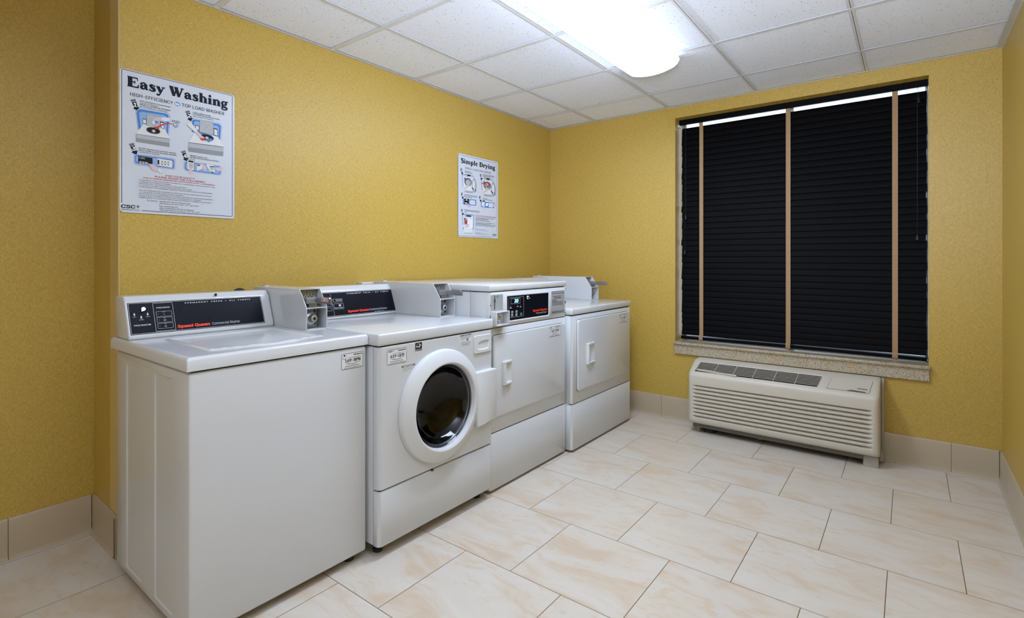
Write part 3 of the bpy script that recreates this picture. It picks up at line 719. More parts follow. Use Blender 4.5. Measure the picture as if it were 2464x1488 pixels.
for a, b in ((.228, .386), (.508, .666)):          # pressed stiffening panels in the side
    F = Frame((0, y0, 0), (1, 0, 0), UP); pts = roundpoly([(a, .06), (b, .06), (b, .815), (a, .815)], .012, 3); bm = B()
    cx_, cz_ = (a + b) / 2, .4375
    def ringv(k, c): return [bm.verts.new(F.w(cx_ + (p[0] - cx_) * (1 - k / .079), cz_ + (p[1] - cz_) * (1 - k / .3775), c)) for p in pts]
    rg = [ringv(-.002, .002), ringv(0, 0), ringv(.0035, -.0035)]
    for A_, C_ in zip(rg, rg[1:]):
        for k in range(len(pts)): bm.faces.new((A_[k], A_[(k + 1) % len(pts)], C_[(k + 1) % len(pts)], C_[k]))
    bm.faces.new(rg[0]); bm.faces.new(rg[-1][::-1]); cut = obj('cutter', bm, ENAMEL, None, smooth=0); carve(cab, cut, 25); bpy.data.objects.remove(cut)
bm = B(); t = bmesh.new(); bmesh.ops.create_grid(t, x_segments=130, y_segments=140, size=.5)
# porcelain top with the dished loading door moulded in
dx0, dx1, dy0, dy1 = .335, .700, -3.150, -2.745
def smooth01(v): v = max(0, min(1, v)); return v * v * (3 - 2 * v)
for v in t.verts:
    x = .078 + (v.co.x + .5) * (xf + .004 - .078); y = (y0 - .008) + (v.co.y + .5) * (y1 - y0 + .014)
    ed = min(x - .078, xf + .004 - x, y - (y0 - .008), y1 + .006 - y); z = zt - .010 * (1 - math.sqrt(max(0, 1 - (1 - min(1, ed / .012)) ** 2)))
    ins = min(x - dx0, dx1 + .02 * math.sin(pi * max(0, min(1, (y - dy0) / (dy1 - dy0)))) - x, y - dy0, dy1 - y)
    rim = math.exp(-(ins / .006) ** 2) * .005; dish = -.006 * smooth01(ins / .035)
    u = (y - dy0) / (dy1 - dy0); bowl = 0
    if ins > 0: bowl = -.016 * smooth01(ins / .05) * math.exp(-((x - (dx1 - .10)) / .12) ** 2) * (math.sin(pi * u) if 0 < u < 1 else 0)
    grip = -.006 * math.exp(-((x - .735) / .012) ** 2 - ((y + 2.93) / .07) ** 4)
    v.co = Vector((x, y, z + rim + dish + bowl + grip))
es = [e for e in t.edges if e.is_boundary]; ex = bmesh.ops.extrude_edge_only(t, edges=es)
for v in [g for g in ex['geom'] if isinstance(g, bmesh.types.BMVert)]: v.co.z = zb + .002
bmesh.ops.holes_fill(t, edges=[e for e in t.edges if e.is_boundary]); merge(bm, t)
lid = obj('lid', bm, ENAMEL, m1, smooth=50, label='glossy white top with dished loading door')
con, FC = console(m1, y0, -2.693, zt, xb=.105)
K = crop(290, 700, 7.04)
def panel(parent, F, cr_, quad):
    q = [F.px(*cr_(*p)) for p in quad]; a0 = (q[0][0] + q[3][0]) / 2; a1 = (q[1][0] + q[2][0]) / 2; b1 = (q[0][1] + q[1][1]) / 2; b0 = (q[2][1] + q[3][1]) / 2
    bm = B(); sheet(F, bm, rr(a0, b0, a1, b1, .003, 2), .0008, 0); o = obj('control_panel', bm, BLACKP, parent, smooth=0, label='black control panel with printed lettering')
    return o, a0, b0, a1, b1
pn, a0, b0, a1, b1 = panel(m1, FC, K, [(105, 210), (2370, 90), (2450, 540), (172, 760)])
bm = B(); L = .0012
stroke(FC, bm, rr(a0 + .003, b0 + .003, a1 - .003, b1 - .003, .004), .0009, L, True)
tpx(FC, bm, 'P E R M A N E N T    P R E S S    •    A L L    F A B R I C', K, 1090, 217, 2195, 155, 20, c=L, bold=.015)
def K_rr(F, bm, cr_, quad, r, w, c, mi=0):
    q = P(F, cr_, quad); A0 = (q[0][0] + q[3][0]) / 2; A1 = (q[1][0] + q[2][0]) / 2; B1 = (q[0][1] + q[1][1]) / 2; B0 = (q[2][1] + q[3][1]) / 2
    stroke(F, bm, rr(A0, B0, A1, B1, r), w, c, True, mi); return A0, B0, A1, B1
K_rr(FC, bm, K, [(543, 212), (870, 200), (940, 660), (602, 692)], .002, .0008, L)
tpx(FC, bm, 'CYCLE STATUS', K, 605, 300, 828, 290, 20, c=L, bold=.02)
tpx(FC, bm, 'CYCLE SELECTOR', K, 228, 605, 515, 585, 22, c=L, bold=.02)
for k, yy in enumerate((0, 100, 200)):
    A0, B0, A1, B1 = K_rr(FC, bm, K, [(600 + k * 14, 358 + yy), (858 + k * 14, 340 + yy), (870 + k * 14, 425 + yy), (610 + k * 14, 442 + yy)], .0015, .0006, L)
    cxa, cxb = (A0 + A1) / 2, (B0 + B1) / 2
    text(FC, bm, ('IN USE', 'RINSE', 'SPIN')[k], cxa, B1 - .0035, .002, c=L, anchor='c')
    if k == 0: stroke(FC, bm, [(cxa, cxb + .001), (cxa, cxb - .0045)], .001, L)
    elif k == 1: stroke(FC, bm, [(cxa - .004, cxb), (cxa - .003, cxb - .004), (cxa + .003, cxb - .004), (cxa + .004, cxb)], .0007, L, True)
    else: stroke(FC, bm, [(cxa + .0032 * cos(t / 2), cxb - .002 + .0026 * sin(t / 2)) for t in range(12)], .0007, L, True)
for (px_, py_), s1, s2 in (((232, 410), 'HOT', 'NORMAL'), ((350, 455), 'WARM', 'PERM PRESS'), ((458, 400), 'COLD', 'DELICATE')):
    a, b = FC.px(*K(px_, py_)); disc(FC, bm, a, b, .0030, L); stroke(FC, bm, [(a, b), (a, b + .0065)], .0024, L)
    text(FC, bm, s1, a, b - .0075, .0019, c=L, anchor='c'); text(FC, bm, s2, a, b - .0105, .0019, c=L, anchor='c')
obj('printed_lettering', bm, WHITEP, pn, smooth=0, recalc=False)
bm = B(); tpx(FC, bm, 'Commercial Washer', K, 1555, 578, 2025, 535, 44, c=L, res=3); obj('printed_lettering', bm, GREYL, pn, smooth=0, recalc=False)
bm = B(); speed_queen(FC, bm, K, 975, 630, 1512, 582, 46, 0); obj('brand_lettering', bm, LOGORED, pn, smooth=0, recalc=False, label='orange red brand lettering')
for k in range(3):
    bm = B(); disc(FC, bm, *FC.px(*K(640 + 14 * k, 396 + 102 * k)), .0014, L, k=10)
    obj('indicator', bm, GREYP, pn, smooth=0, recalc=False)
a, b = FC.px(*K(365, 330)); kc = FC.w(a, b, .001)
bm = B(); F2 = Frame(kc, FC.ux, FC.uy); t = bmesh.new()
pts = [(.0085 * cos(t_2), .0085 * sin(t_2)) for t_2 in [math.radians(d_) for d_ in range(-60, 201, 20)]] + [(-.009, -.012)]
A_ = [t.verts.new(F2.w(p[0], p[1], 0)) for p in pts]; C_ = [t.verts.new(F2.w(p[0] * .85, p[1] * .85, .016)) for p in pts]
for k in range(len(pts)): t.faces.new((A_[k], A_[(k + 1) % len(pts)], C_[(k + 1) % len(pts)], C_[k]))
t.faces.new(C_); t.faces.new(A_[::-1]); merge(bm, t); obj('selector_knob', bm, CHROME, con, smooth=20, label='chrome teardrop selector knob')
a, b = FC.px(*K(1600, 57)); FT = Frame((.214, 0, 0), (0, 1, 0), (-.35, 0, 1))
bm = B(); q = Vector((.2065, -2.926, 1.0475)); lathe(bm, [(0, .0), (.0055, .0), (.006, .002), (.0045, .003), (0, .003)], q, 'x', 20); obj('lock_hole', bm, SEAM, con)
coin_box(m1, -2.690, -2.590, .510, zt, '$1.50')
G8 = crop(810, 840, 6.484)
sticker(m1, FX(xf), [(70, 80), (412, 35), (412, 275), (75, 332)], '169-BPN', G8, logo=False)
for fx, fy in ((xb + .05, y0 + .05), (xf - .05, y0 + .05), (xb + .05, y1 - .05), (xf - .05, y1 - .05)):
    bm = B(); lathe(bm, [(0, 0), (.02, 0), (.02, .012), (.008, .014), (.008, .04), (0, .04)], (fx, fy, 0.0005), 'z', 20); obj('levelling_foot', bm, RUBBER, m1)

# ------------------------------------------------------------------ washer 2: front loader
y0, y1, xb, xf, z0, zb, zt = -2.583, -1.866, .10, .850, .048, .850, .899
m2 = thing('washing_machine', ((xb + xf) / 2, (y0 + y1) / 2, 0), 'white front-loading coin washer with a round smoked glass door', 'washing machine')
bm = B(); box(bm, xb, .812, y0, y1, z0 + .002, zb - .004, .006, 2); cab = obj('cabinet', bm, ENAMEL, m2)
bm = B(); box(bm, xb + .01, xf - .012, y0 + .010, y1 - .010, z0 + .02, zb + .004); obj('seam', bm, SEAM, m2, smooth=0)
def front(name, parent, x0_, x1_, ya, yb, za, zb_, r=.018, mat=None, label=None):
    """sheet steel front with rolled vertical edges"""
    n = 6; pts = [(x0_, ya)] + [(x1_ - r + r * sin(t * pi / 2 / n), ya + r - r * cos(t * pi / 2 / n)) for t in range(n + 1)] + [(x1_ - r + r * cos(t * pi / 2 / n), yb - r + r * sin(t * pi / 2 / n)) for t in range(n + 1)] + [(x0_, yb)]
    bm = B(); t = bmesh.new(); e = .003
    cx_, cy_ = (x0_ + x1_) / 2, (ya + yb) / 2; rings = []
    for z, k in ((za, e), (za + e, 0), (zb_ - e, 0), (zb_, e)):
        rings.append([t.verts.new((p[0] - (k if p[0] > x0_ + .001 else 0), p[1] + (k if p[1] < cy_ else -k), z)) for p in pts])
    for A_, C_ in zip(rings, rings[1:]):
        for k in range(len(pts)): t.faces.new((A_[k], A_[(k + 1) % len(pts)], C_[(k + 1) % len(pts)], C_[k]))
    t.faces.new(rings[0][::-1]); t.faces.new(rings[-1]); merge(bm, t)
    return obj(name, bm, mat or ENAMEL, parent, smooth=50, label=label)
fp = front('front_panel', m2, .816, xf, y0 + .0005, y1 - .0005, .275, .845)
kp = front('kick_panel', m2, .816, xf - .002, y0 + .0005, y1 - .0005, z0, .269)
bm = B(); box(bm, .07, xf + .004, y0 - .005, y1 + .004, zb, zt, .010, 3); obj('lid', bm, ENAMEL, m2)
con, FC = console(m2, y0 + .02, -1.972, zt, xb=.105, zt=1.060)
K2 = crop(780, 690, 12.968)
# panel: only its right part shows past the neighbour's coin box, it runs on to the left end of the console
q = P(FC, K2, [(2140, 75), (2290, 745)]); a1 = (q[0][0] + q[1][0]) / 2; b1 = q[0][1]; b0 = q[1][1]; a0 = y0 + .045
bm = B(); sheet(FC, bm, rr(a0, b0, a1, b1, .003, 2), .0008, 0); pn = obj('control_panel', bm, BLACKP, m2, smooth=0, label='black control panel with printed lettering')
bm = B(); stroke(FC, bm, rr(a0 + .003, b0 + .003, a1 - .003, b1 - .003, .004), .0009, L, True)
tpx(FC, bm, 'P E R M A N E N T    P R E S S    •    A L L    F A B R I C', K2, 705, 235, 2000, 165, 34, c=L, bold=.01)
K_rr(FC, bm, K2, [(275, 395), (545, 380), (565, 470), (290, 492)], .001, .0008, L)
tpx(FC, bm, 'CLOSE DOOR', K2, 360, 450, 538, 438, 34, c=L, bold=.01)
K_rr(FC, bm, K2, [(292, 545), (590, 522), (612, 688), (325, 712)], .001, .0008, L)
tpx(FC, bm, 'PUSH TO START', K2, 332, 688, 592, 665, 28, c=L, bold=.01)
stroke(FC, bm, P(FC, K2, [(185, 225), (330, 910)]), .0008, L)
for yy in (520, 665): K_rr(FC, bm, K2, [(0, yy + 20), (225, yy), (245, yy + 90), (20, yy + 110)], .001, .0007, L)
obj('printed_lettering', bm, WHITEP, pn, smooth=0, recalc=False)
bm = B(); tpx(FC, bm, 'Commercial Washer', K2, 1435, 745, 1965, 690, 62, c=L, res=3); tpx(FC, bm, 'Ultra High Efficiency', K2, 1565, 785, 1880, 757, 22, c=L); obj('printed_lettering', bm, GREYL, pn, smooth=0, recalc=False)
bm = B(); speed_queen(FC, bm, K2, 750, 805, 1412, 745, 62, 0); obj('brand_lettering', bm, LOGORED, pn, smooth=0, recalc=False, label='orange red brand lettering')
bm = B(); disc(FC, bm, *FC.px(*K2(330, 438)), .0013, L, k=10); obj('indicator', bm, INKRED, pn, smooth=0, recalc=False)
a, b = FC.px(*K2(470, 590)); kc = FC.w(a, b, 0); bm = B(); box(bm, kc.x - .002, kc.x + .010, kc.y - .0085, kc.y + .0085, kc.z - .006, kc.z + .006, .005, 3); obj('start_button', bm, CHROME, con, smooth=50, label='chrome push to start button')
coin_box(m2, -1.986, -1.874, .600, zt)
# round door
dc = Vector((xf, -2.236, .546))
bm = B(); lathe(bm, [(.190, .004), (.2475, .000), (.249, .004), (.247, .015), (.243, .022), (.236, .027), (.202, .043), (.193, .045), (.187, .042), (.183, .030), (.181, .014), (.176, .008), (.172, .004)], dc, 'x', 96)
door = obj('door', bm, PLASTIC, m2, smooth=24, label='round white door ring')
bm = B(); lathe(bm, [(.182, .018), (.178, .020), (.174, .014), (.169, .006), (.160, -.012), (.145, -.030), (.12, -.045), (.08, -.056), (.04, -.061), (0, -.062)], dc, 'x', 96); obj('door_glass', bm, DOORGL, door, smooth=60, label='smoked glass bowl')
# opening through the sheet metal, and the drum behind it
cb_ = B(); lathe(cb_, [(0, -.40), (.176, -.40), (.176, .02), (0, .02)], dc, 'x', 96); cut = obj('cutter', cb_, SEAM, None, smooth=0)
for o_ in [c for c in m2.children if c.name.split('.')[0] in ('cabinet', 'seam', 'front_panel')]:
    carve(o_, cut)
bpy.data.objects.remove(cut)
bm = B(); lathe(bm, [(.1755, .002), (.174, -.02), (.174, -.09)], dc, 'x', 96); obj('door_gasket', bm, RUBBER, m2, smooth=40)
bm = B(); lathe(bm, [(.174, -.09), (.1735, -.10), (.1735, -.37), (.165, -.385), (.05, -.392), (0, -.392)], dc, 'x', 96)
for k in range(3):
    a_ = math.radians(200 + 120 * k); n_ = Vector((0, cos(a_), sin(a_))); tv = Vector((0, -sin(a_), cos(a_))); t = bmesh.new()
    sec = [(-.028, .172), (-.012, .130), (0, .124), (.012, .130), (.028, .172)]; rg = []
    for xx, kk in ((-.12, .6), (-.16, 1), (-.33, 1), (-.375, .7)): rg.append([t.verts.new(dc + Vector((xx, 0, 0)) + tv * s_[0] + n_ * (.174 - (.174 - s_[1]) * kk)) for s_ in sec])
    for A_, C_ in zip(rg, rg[1:]):
        for j in range(4): t.faces.new((A_[j], A_[j + 1], C_[j + 1], C_[j]))
    t.faces.new(rg[0]); merge(bm, t)
obj('drum', bm, DRUM, m2, smooth=50)
bm = B(); lathe(bm, [(.1835, .0195), (.182, .0235), (.180, .0195)], dc, 'x', 96); lathe(bm, [(.1715, .0165), (.170, .0185), (.1685, .0150)], dc, 'x', 96); obj('glass_rim', bm, DRUM, door, smooth=60)
bm = B()
pts = [(-2.035, .655), (-1.871, .655), (-1.871, .412), (-1.975, .400), (-2.022, .395)]
prism(bm, roundpoly(pts, .008, 3), 0, xf - .001, xf + .034, .004, 2); obj('door_handle', bm, PLASTIC, door, smooth=40)
# detergent drawer
bm = B(); Fd = FX(xf); a0, b1 = Fd.px(*Z6(840, 160)); a1, _ = Fd.px(*Z6(985, 130)); _, b0 = Fd.px(*Z6(845, 298))
a1 = min(a1, y1 - .016); outer = rr(a0, b0, a1, b1, .008, 4)
ia0, ia1, ib0, ib1 = a0 + .024, a1 - .016, b0 + .018, b0 + .060
inner = []
for k in range(24):       # smile-shaped finger hollow
    t2 = k / 12; 
    if k < 12: u = k / 12; inner.append((ia0 + (ia1 - ia0) * u, ib0 + .004 * (1 - 4 * (u - .5) ** 2) * -1))
    else: u = (k - 12) / 12; inner.append((ia1 - (ia1 - ia0) * u, ib1 - .012 * (2 * u - 1) ** 2 if u > .5 else ib1 - .004 * (2 * u - 1) ** 2))
t = bmesh.new()
def loopv(pts, c): return [t.verts.new(Fd.w(p[0], p[1], c)) for p in pts]
o0 = loopv(outer, 0); o1 = loopv(outer, .004); co = ((a0 + a1) / 2, (b0 + b1) / 2)
o2 = loopv([(co[0] + (p[0] - co[0]) * .97, co[1] + (p[1] - co[1]) * .97) for p in outer], .006)
i1 = loopv(inner, .006); i2 = loopv([((ia0 + ia1) / 2 + (p[0] - (ia0 + ia1) / 2) * .88, (ib0 + ib1) / 2 + (p[1] - (ib0 + ib1) / 2) * .85) for p in inner], .0008)
for A_, C_ in ((o0, o1), (o1, o2), (i1, i2)):
    for k in range(len(A_)): t.faces.new((A_[k], A_[(k + 1) % len(A_)], C_[(k + 1) % len(A_)], C_[k]))
t.faces.new(i2)
ed = []
for R_ in (o2, i1):
    for k in range(len(R_)):
        e = t.edges.get((R_[k], R_[(k + 1) % len(R_)])); ed.append(e)
bmesh.ops.triangle_fill(t, edges=ed, use_beauty=True, use_dissolve=False); merge(bm, t)
obj('detergent_drawer', bm, PLASTIC, m2, smooth=25, label='detergent drawer with finger grip')
F = FX(xf); Z6_ = Z6
sticker(m2, F, [(788, 15), (1095, -20), (1088, 205), (785, 255)], '619-GFB', G8, logo=True)
def small_label(parent, F, cr_, quad, mats, fn, label):
    q = P(F, cr_, quad); a0 = (q[0][0] + q[3][0]) / 2; a1 = (q[1][0] + q[2][0]) / 2; b1 = (q[0][1] + q[1][1]) / 2; b0 = (q[2][1] + q[3][1]) / 2
    bm = B(); sheet(F, bm, [(a0, b0), (a1, b0), (a1, b1), (a0, b1)], .0004, 0); s = obj('label', bm, mats[0], parent, smooth=0, label=label)
    bm = B(); fn(bm, lambda t: a0 + (a1 - a0) * t, lambda t: b0 + (b1 - b0) * t, b1 - b0); obj('lettering', bm, mats[1:], s, smooth=0, recalc=False)
def lines(bm, F, X, Y, h_, rows, c=.0008, mi=0, seed=2):
    rn = random.Random(seed)
    for x0, x1, y, h in rows:
        x = X(x0)
        while x < X(x1):
            e = min(x + h_ * h * rn.uniform(1.5, 4), X(x1)); poly(F, bm, [(x, Y(y)), (e, Y(y)), (e, Y(y + h)), (x, Y(y + h))], c, mi); x = e + h_ * h * .7
def fn(bm, X, Y, h):
    poly(F, bm, [(X(.0), Y(.68)), (X(1), Y(.68)), (X(1), Y(.99)), (X(0), Y(.99))], .0006, 0)
    text(F, bm, 'NOTICE', X(.14), Y(.73), h * .2, X(.82), c=.0010, bold=.03, mi=1)
    lines(bm, F, X, Y, h, [(.06, .9, .5, .06), (.06, .94, .32, .06), (.06, .8, .14, .06)], mi=0)
small_label(m2, F, G8, [(1010, 265), (1225, 222), (1222, 325), (1015, 372)], [LABELW, INKGREY, WHITEP], fn, 'small notice label above the round door')
def fn(bm, X, Y, h):
    poly(F, bm, [(X(.0), Y(.22)), (X(1), Y(.22)), (X(1), Y(1)), (X(0), Y(1))], .0006, 0)
    stroke(F, bm, [(X(.5) + (X(1) - X(0)) * .40 * cos(t / 8), Y(.42) + h * .44 * sin(t / 8)) for t in range(2, 24)], .0011, .001, False, 1)
    text(F, bm, 'energy', X(.12), Y(.42), h * .2, X(.74), c=.0010, bold=.02, mi=1, shear=.2)
    poly(F, bm, [(X(.66) + h * .15 * (1 if k % 2 else .45) * cos(k * pi / 5), Y(.68) + h * .15 * (1 if k % 2 else .45) * sin(k * pi / 5)) for k in range(10)], .0011, 1)
    poly(F, bm, [(X(.0), Y(0)), (X(1), Y(0)), (X(1), Y(.2)), (X(0), Y(.2))], .0006, 0)
    text(F, bm, 'ENERGY STAR', X(.06), Y(.05), h * .1, X(.94), c=.0010, bold=.02, mi=1)
small_label(m2, F, Z6, [(385, 212), (437, 206), (437, 268), (385, 278)], [LABELW, INK, LABELW], fn, 'square black and white efficiency mark')
def fn(bm, X, Y, h):
    poly(F, bm, [(X(.0), Y(.86)), (X(1), Y(.86)), (X(1), Y(1)), (X(0), Y(1))], .0006, 0)
    text(F, bm, 'NOTICE', X(.3), Y(.885), h * .08, X(.72), c=.0010, mi=1)
    lines(bm, F, X, Y, h, [(.06, .94, .74, .04), (.04, .96, .64, .04), (.1, .9, .3, .035), (.06, .94, .2, .035), (.04, .96, .1, .035), (.2, .8, .02, .03)])
    stroke(F, bm, rr(X(.14), Y(.44), X(.32), Y(.56), .0005, 2), .0009, .0008, True); poly(F, bm, rr(X(.55), Y(.4), X(.72), Y(.6), .002, 2), .0008)
small_label(m2, F, Z6, [(735, 152), (822, 139), (822, 222), (735, 237)], [LABELW, INKGREY, WHITEP], fn, 'small printed notice beside the detergent drawer')
bm = B(); tube(bm, [(xf - .004, -2.29, .2715), (xf + .004, -2.29, .2715)], .005, 12); obj('latch_screw', bm, SEAM, m2)
for fx, fy in ((xb + .05, y0 + .05), (xf - .07, y0 + .05), (xb + .05, y1 - .05), (xf - .07, y1 - .05)):
    bm = B(); lathe(bm, [(0, 0), (.02, 0), (.02, .012), (.008, .014), (.008, .055), (0, .055)], (fx, fy, 0.0005), 'z', 20); obj('levelling_foot', bm, RUBBER, m2)

# ------------------------------------------------------------------ dryer 1: tall, controls on the front
def dryer_door(parent, xf, ya, yb, za, zb_, hy0, hy1, hz0, hz1, hinges):
    F = FX(xf)
    bm = B(); sheet(Frame(F.w(0, 0, 0), F.ux, F.uy), bm, rr(ya - .002, za - .003, yb + .002, zb_ + .002, .022), .0012); obj('door_gap', bm, SEAM, parent, smooth=0)
    bm = B(); pts = rr(ya, za, yb, zb_, .02, 6); t = bmesh.new(); cx_, cz_ = (ya + yb) / 2, (za + zb_) / 2; w_, h_ = (yb - ya) / 2, (zb_ - za) / 2
    rings = []
    for c, k in ((.001, 0), (.011, 0), (.0135, .0012), (.015, .004)):
        rings.append([t.verts.new(F.w(cx_ + (p[0] - cx_) * (1 - k / w_), cz_ + (p[1] - cz_) * (1 - k / h_), c)) for p in pts])
    for A_, C_ in zip(rings, rings[1:]):
        for k in range(len(pts)): t.faces.new((A_[k], A_[(k + 1) % len(pts)], C_[(k + 1) % len(pts)], C_[k]))
    t.faces.new(rings[-1]); t.faces.new(rings[0][::-1]); merge(bm, t); d = obj('door', bm, ENAMEL, parent, smooth=50)
    # moulded pull: frame with a scooped hollow
    X = xf + .015; bm = B()
    prof = [(X, hy0), (X + .004, hy0), (X + .016, hy0 + .004), (X + .018, hy0 + .012), (X + .016, hy0 + .020), (X + .003, hy0 + .030), (X + .0025, hy1 - .010), (X + .006, hy1 - .003), (X + .006, hy1), (X, hy1)]
    prism(bm, prof, 2, hz0 + .012, hz1 - .012)
    full = [(X, hy0), (X + .004, hy0), (X + .016, hy0 + .004), (X + .018, hy0 + .012), (X + .016, hy0 + .022), (X + .013, hy1 - .004), (X + .010, hy1), (X, hy1)]
    prism(bm, full, 2, hz0, hz0 + .012, .0015, 1); prism(bm, full, 2, hz1 - .012, hz1, .0015, 1)
    obj('door_handle', bm, PLASTIC, d, smooth=35)
    for hz_ in hinges:
        bm = B(); box(bm, xf + .0005, xf + .004, yb + .003, yb + .014, hz_ - .035, hz_ + .035, .001, 1); tube(bm, [(xf + .006, yb + .005, hz_ - .03), (xf + .006, yb + .005, hz_ + .03)], .0035, 8); obj('hinge', bm, GALV, parent)
    return d
y0, y1, xb, xf, z0, zt = -1.858, -1.113, .055, .825, .014, 1.066
d1 = thing('clothes_dryer', ((xb + xf) / 2, (y0 + y1) / 2, 0), 'tall white coin dryer with a lit display on its front, third machine along', 'clothes dryer')
bm = B(); box(bm, xb, .69, y0, y1, z0, 1.028, .006, 2); box(bm, .692, .800, y0 + .0003, y1 - .0003, z0, 1.028, .004, 2); obj('cabinet', bm, ENAMEL, d1)
bm = B(); box(bm, .70, xf - .010, y0 + .010, y1 - .010, z0 + .012, 1.036); obj('seam', bm, SEAM, d1, smooth=0)
bm = B(); box(bm, xb - .02, xf + .003, y0 - .003, y1 + .003, 1.032, zt, .009, 3); obj('lid', bm, ENAMEL, d1)
fa = front('control_fascia', d1, .80, xf, y0, y1, .846, 1.028, r=.014)
front('front_panel', d1, .80, xf, y0, y1, .309, .842, r=.014)
front('kick_panel', d1, .80, xf, y0, y1, z0, .304, r=.014)
F = FX(xf); K3 = crop(1160, 690, 11.733)
_, pz1 = F.px(*K3(1865, 175)); pa1, _ = F.px(*K3(1868, 480)); _, pz0 = F.px(*K3(1868, 795)); pa0, _ = F.px(*K3(700, 500)); 
bm = B(); stroke(F, bm, rr(pa0 - .006, pz0 - .006, pa1 + .006, pz1 + .006, .003), .006, .0016, True); 
t = bmesh.new(); prof = [(pa0 - .009, pz0 - .009, pa1 + .009, pz1 + .009, 0), (pa0 - .008, pz0 - .008, pa1 + .008, pz1 + .008, .003), (pa0 - .002, pz0 - .002, pa1 + .002, pz1 + .002, .003), (pa0, pz0, pa1, pz1, .0008)]
bm.clear(); rings = [[t.verts.new(F.w(p[0], p[1], q[4])) for p in rr(q[0], q[1], q[2], q[3], .004, 3)] for q in prof]
for A_, C_ in zip(rings, rings[1:]):
    for k in range(len(A_)): t.faces.new((A_[k], A_[(k + 1) % len(A_)], C_[(k + 1) % len(A_)], C_[k]))
merge(bm, t); obj('panel_bezel', bm, PLASTIC, fa, smooth=40)
bm = B(); sheet(F, bm, [(pa0 - .001, pz0 - .001), (pa1 + .001, pz0 - .001), (pa1 + .001, pz1 + .001), (pa0 - .001, pz1 + .001)], .0010); pn = obj('control_panel', bm, BLACKP, d1, smooth=0, label='black control panel with a lit 30 display')
L = .0015; bm = B()
K_rr(F, bm, K3, [(745, 322), (1165, 282), (1170, 828), (745, 880)], .003, .0016, L)
obj('panel_outline', bm, INKLIGHT, fa, smooth=0, recalc=False)
bm = B(); K_rr(F, bm, K3, [(805, 345), (1068, 325), (1068, 465), (812, 492)], .002, .0022, L); obj('display_frame', bm, GREYP, fa, smooth=0, recalc=False)
bm = B(); tpx(F, bm, '30', K3, 910, 455, 1012, 442, 92, c=L, bold=.03, shear=.12); obj('display_digits', bm, DISPLAY, fa, smooth=0, recalc=False, label='glowing pale blue digits reading 30')
bm = B()
dashes(F, bm, K3, 768, 620, 835, 612, 14, c=L); dashes(F, bm, K3, 780, 590, 822, 585, 12, c=L); dashes(F, bm, K3, 970, 570, 1028, 564, 16, c=L); dashes(F, bm, K3, 1058, 585, 1100, 580, 12, c=L); dashes(F, bm, K3, 1062, 562, 1095, 558, 10, c=L)
for q in ((793, 548), (1077, 515)): disc(F, bm, *F.px(*K3(*q)), .0011, L, k=8)
# little round emblem made of curved blades
a, b = F.px(*K3(1290, 305))
for pts in ([(1250, 300), (1262, 262), (1290, 252), (1312, 262), (1292, 300), (1270, 308)], [(1255, 325), (1285, 322), (1308, 345), (1290, 358), (1262, 345)], [(1318, 325), (1335, 312), (1350, 325), (1338, 342)], [(1300, 290), (1318, 278), (1328, 292), (1312, 302)]): poly(F, bm, roundpoly(P(F, K3, pts), .002), L)
obj('printed_lettering', bm, WHITEP, pn, smooth=0, recalc=False)
bm = B(); tpx(F, bm, 'Commercial Dryer', K3, 1515, 772, 1815, 735, 50, c=L, res=3); obj('printed_lettering', bm, GREYL, pn, smooth=0, recalc=False)
bm = B(); tpx(F, bm, 'Speed Queen', K3, 1432, 705, 1825, 660, 55, c=L, bold=.045); obj('brand_lettering', bm, LOGORED, pn, smooth=0, recalc=False, label='red brand lettering')
bm = B(); disc(F, bm, *F.px(*K3(995, 525)), .0018, L, k=12); obj('indicator', bm, LEDRED, pn, smooth=0, recalc=False)
for q in ((845, 722), (965, 705), (842, 810), (962, 795)):
    a, b = F.px(*K3(*q)); bm = B(); c = F.w(a, b, .001); box(bm, c.x, c.x + .002, c.y - .0085, c.y + .0085, c.z - .0065, c.z + .0065, .0009, 1)
    FB = Frame(F.w(0, 0, .0034), F.ux, F.uy); stroke(FB, bm, [(a + .0045 * cos(k / 2), b + .0035 * sin(k / 2)) for k in range(12)], .0012, 0, True, 1); poly(FB, bm, rr(a - .002, b - .0012, a + .002, b + .0012, .0005, 2), 0, 1)
    obj('cycle_button', bm, [GREYL, INK], fa, smooth=20)
a, b = F.px(*K3(1095, 775)); bm = B(); c = F.w(a, b, .001); box(bm, c.x, c.x + .002, c.y - .010, c.y + .010, c.z - .007, c.z + .007, .0009, 1); text(Frame(F.w(0, 0, .0034), F.ux, F.uy), bm, 'START', a, b - .002, .004, c=0, anchor='c', mi=1); obj('start_button', bm, [GREENP, BLUEL], fa, smooth=20, label='green start button')
# instruction plate
q = P(F, K3, [(1955, 135), (2320, 108), (2320, 740), (1955, 770)]); a0 = (q[0][0] + q[3][0]) / 2; a1 = min((q[1][0] + q[2][0]) / 2, y1 - .014); b1 = (q[0][1] + q[1][1]) / 2; b0 = (q[2][1] + q[3][1]) / 2
bm = B(); sheet(F, bm, rr(a0, b0, a1, b1, .003, 2), .0012); ip = obj('instruction_plate', bm, LABELG, d1, smooth=0, label='grey plate of printed operating instructions')
bm = B(); X = lambda t: a0 + (a1 - a0) * t
Y = lambda t: b0 + (b1 - b0) * t
stroke(F, bm, [(X(.02), Y(.985)), (X(.98), Y(.985))], .001, L); stroke(F, bm, [(X(.02), Y(.13)), (X(.98), Y(.13))], .0008, L); stroke(F, bm, rr(a0 + .001, b0 + .001, a1 - .001, b1 - .001, .002, 2), .0006, L, True)
text(F, bm, 'OPERATING INSTRUCTIONS', X(.04), Y(.88), .0046, X(.95), c=L, bold=.02)
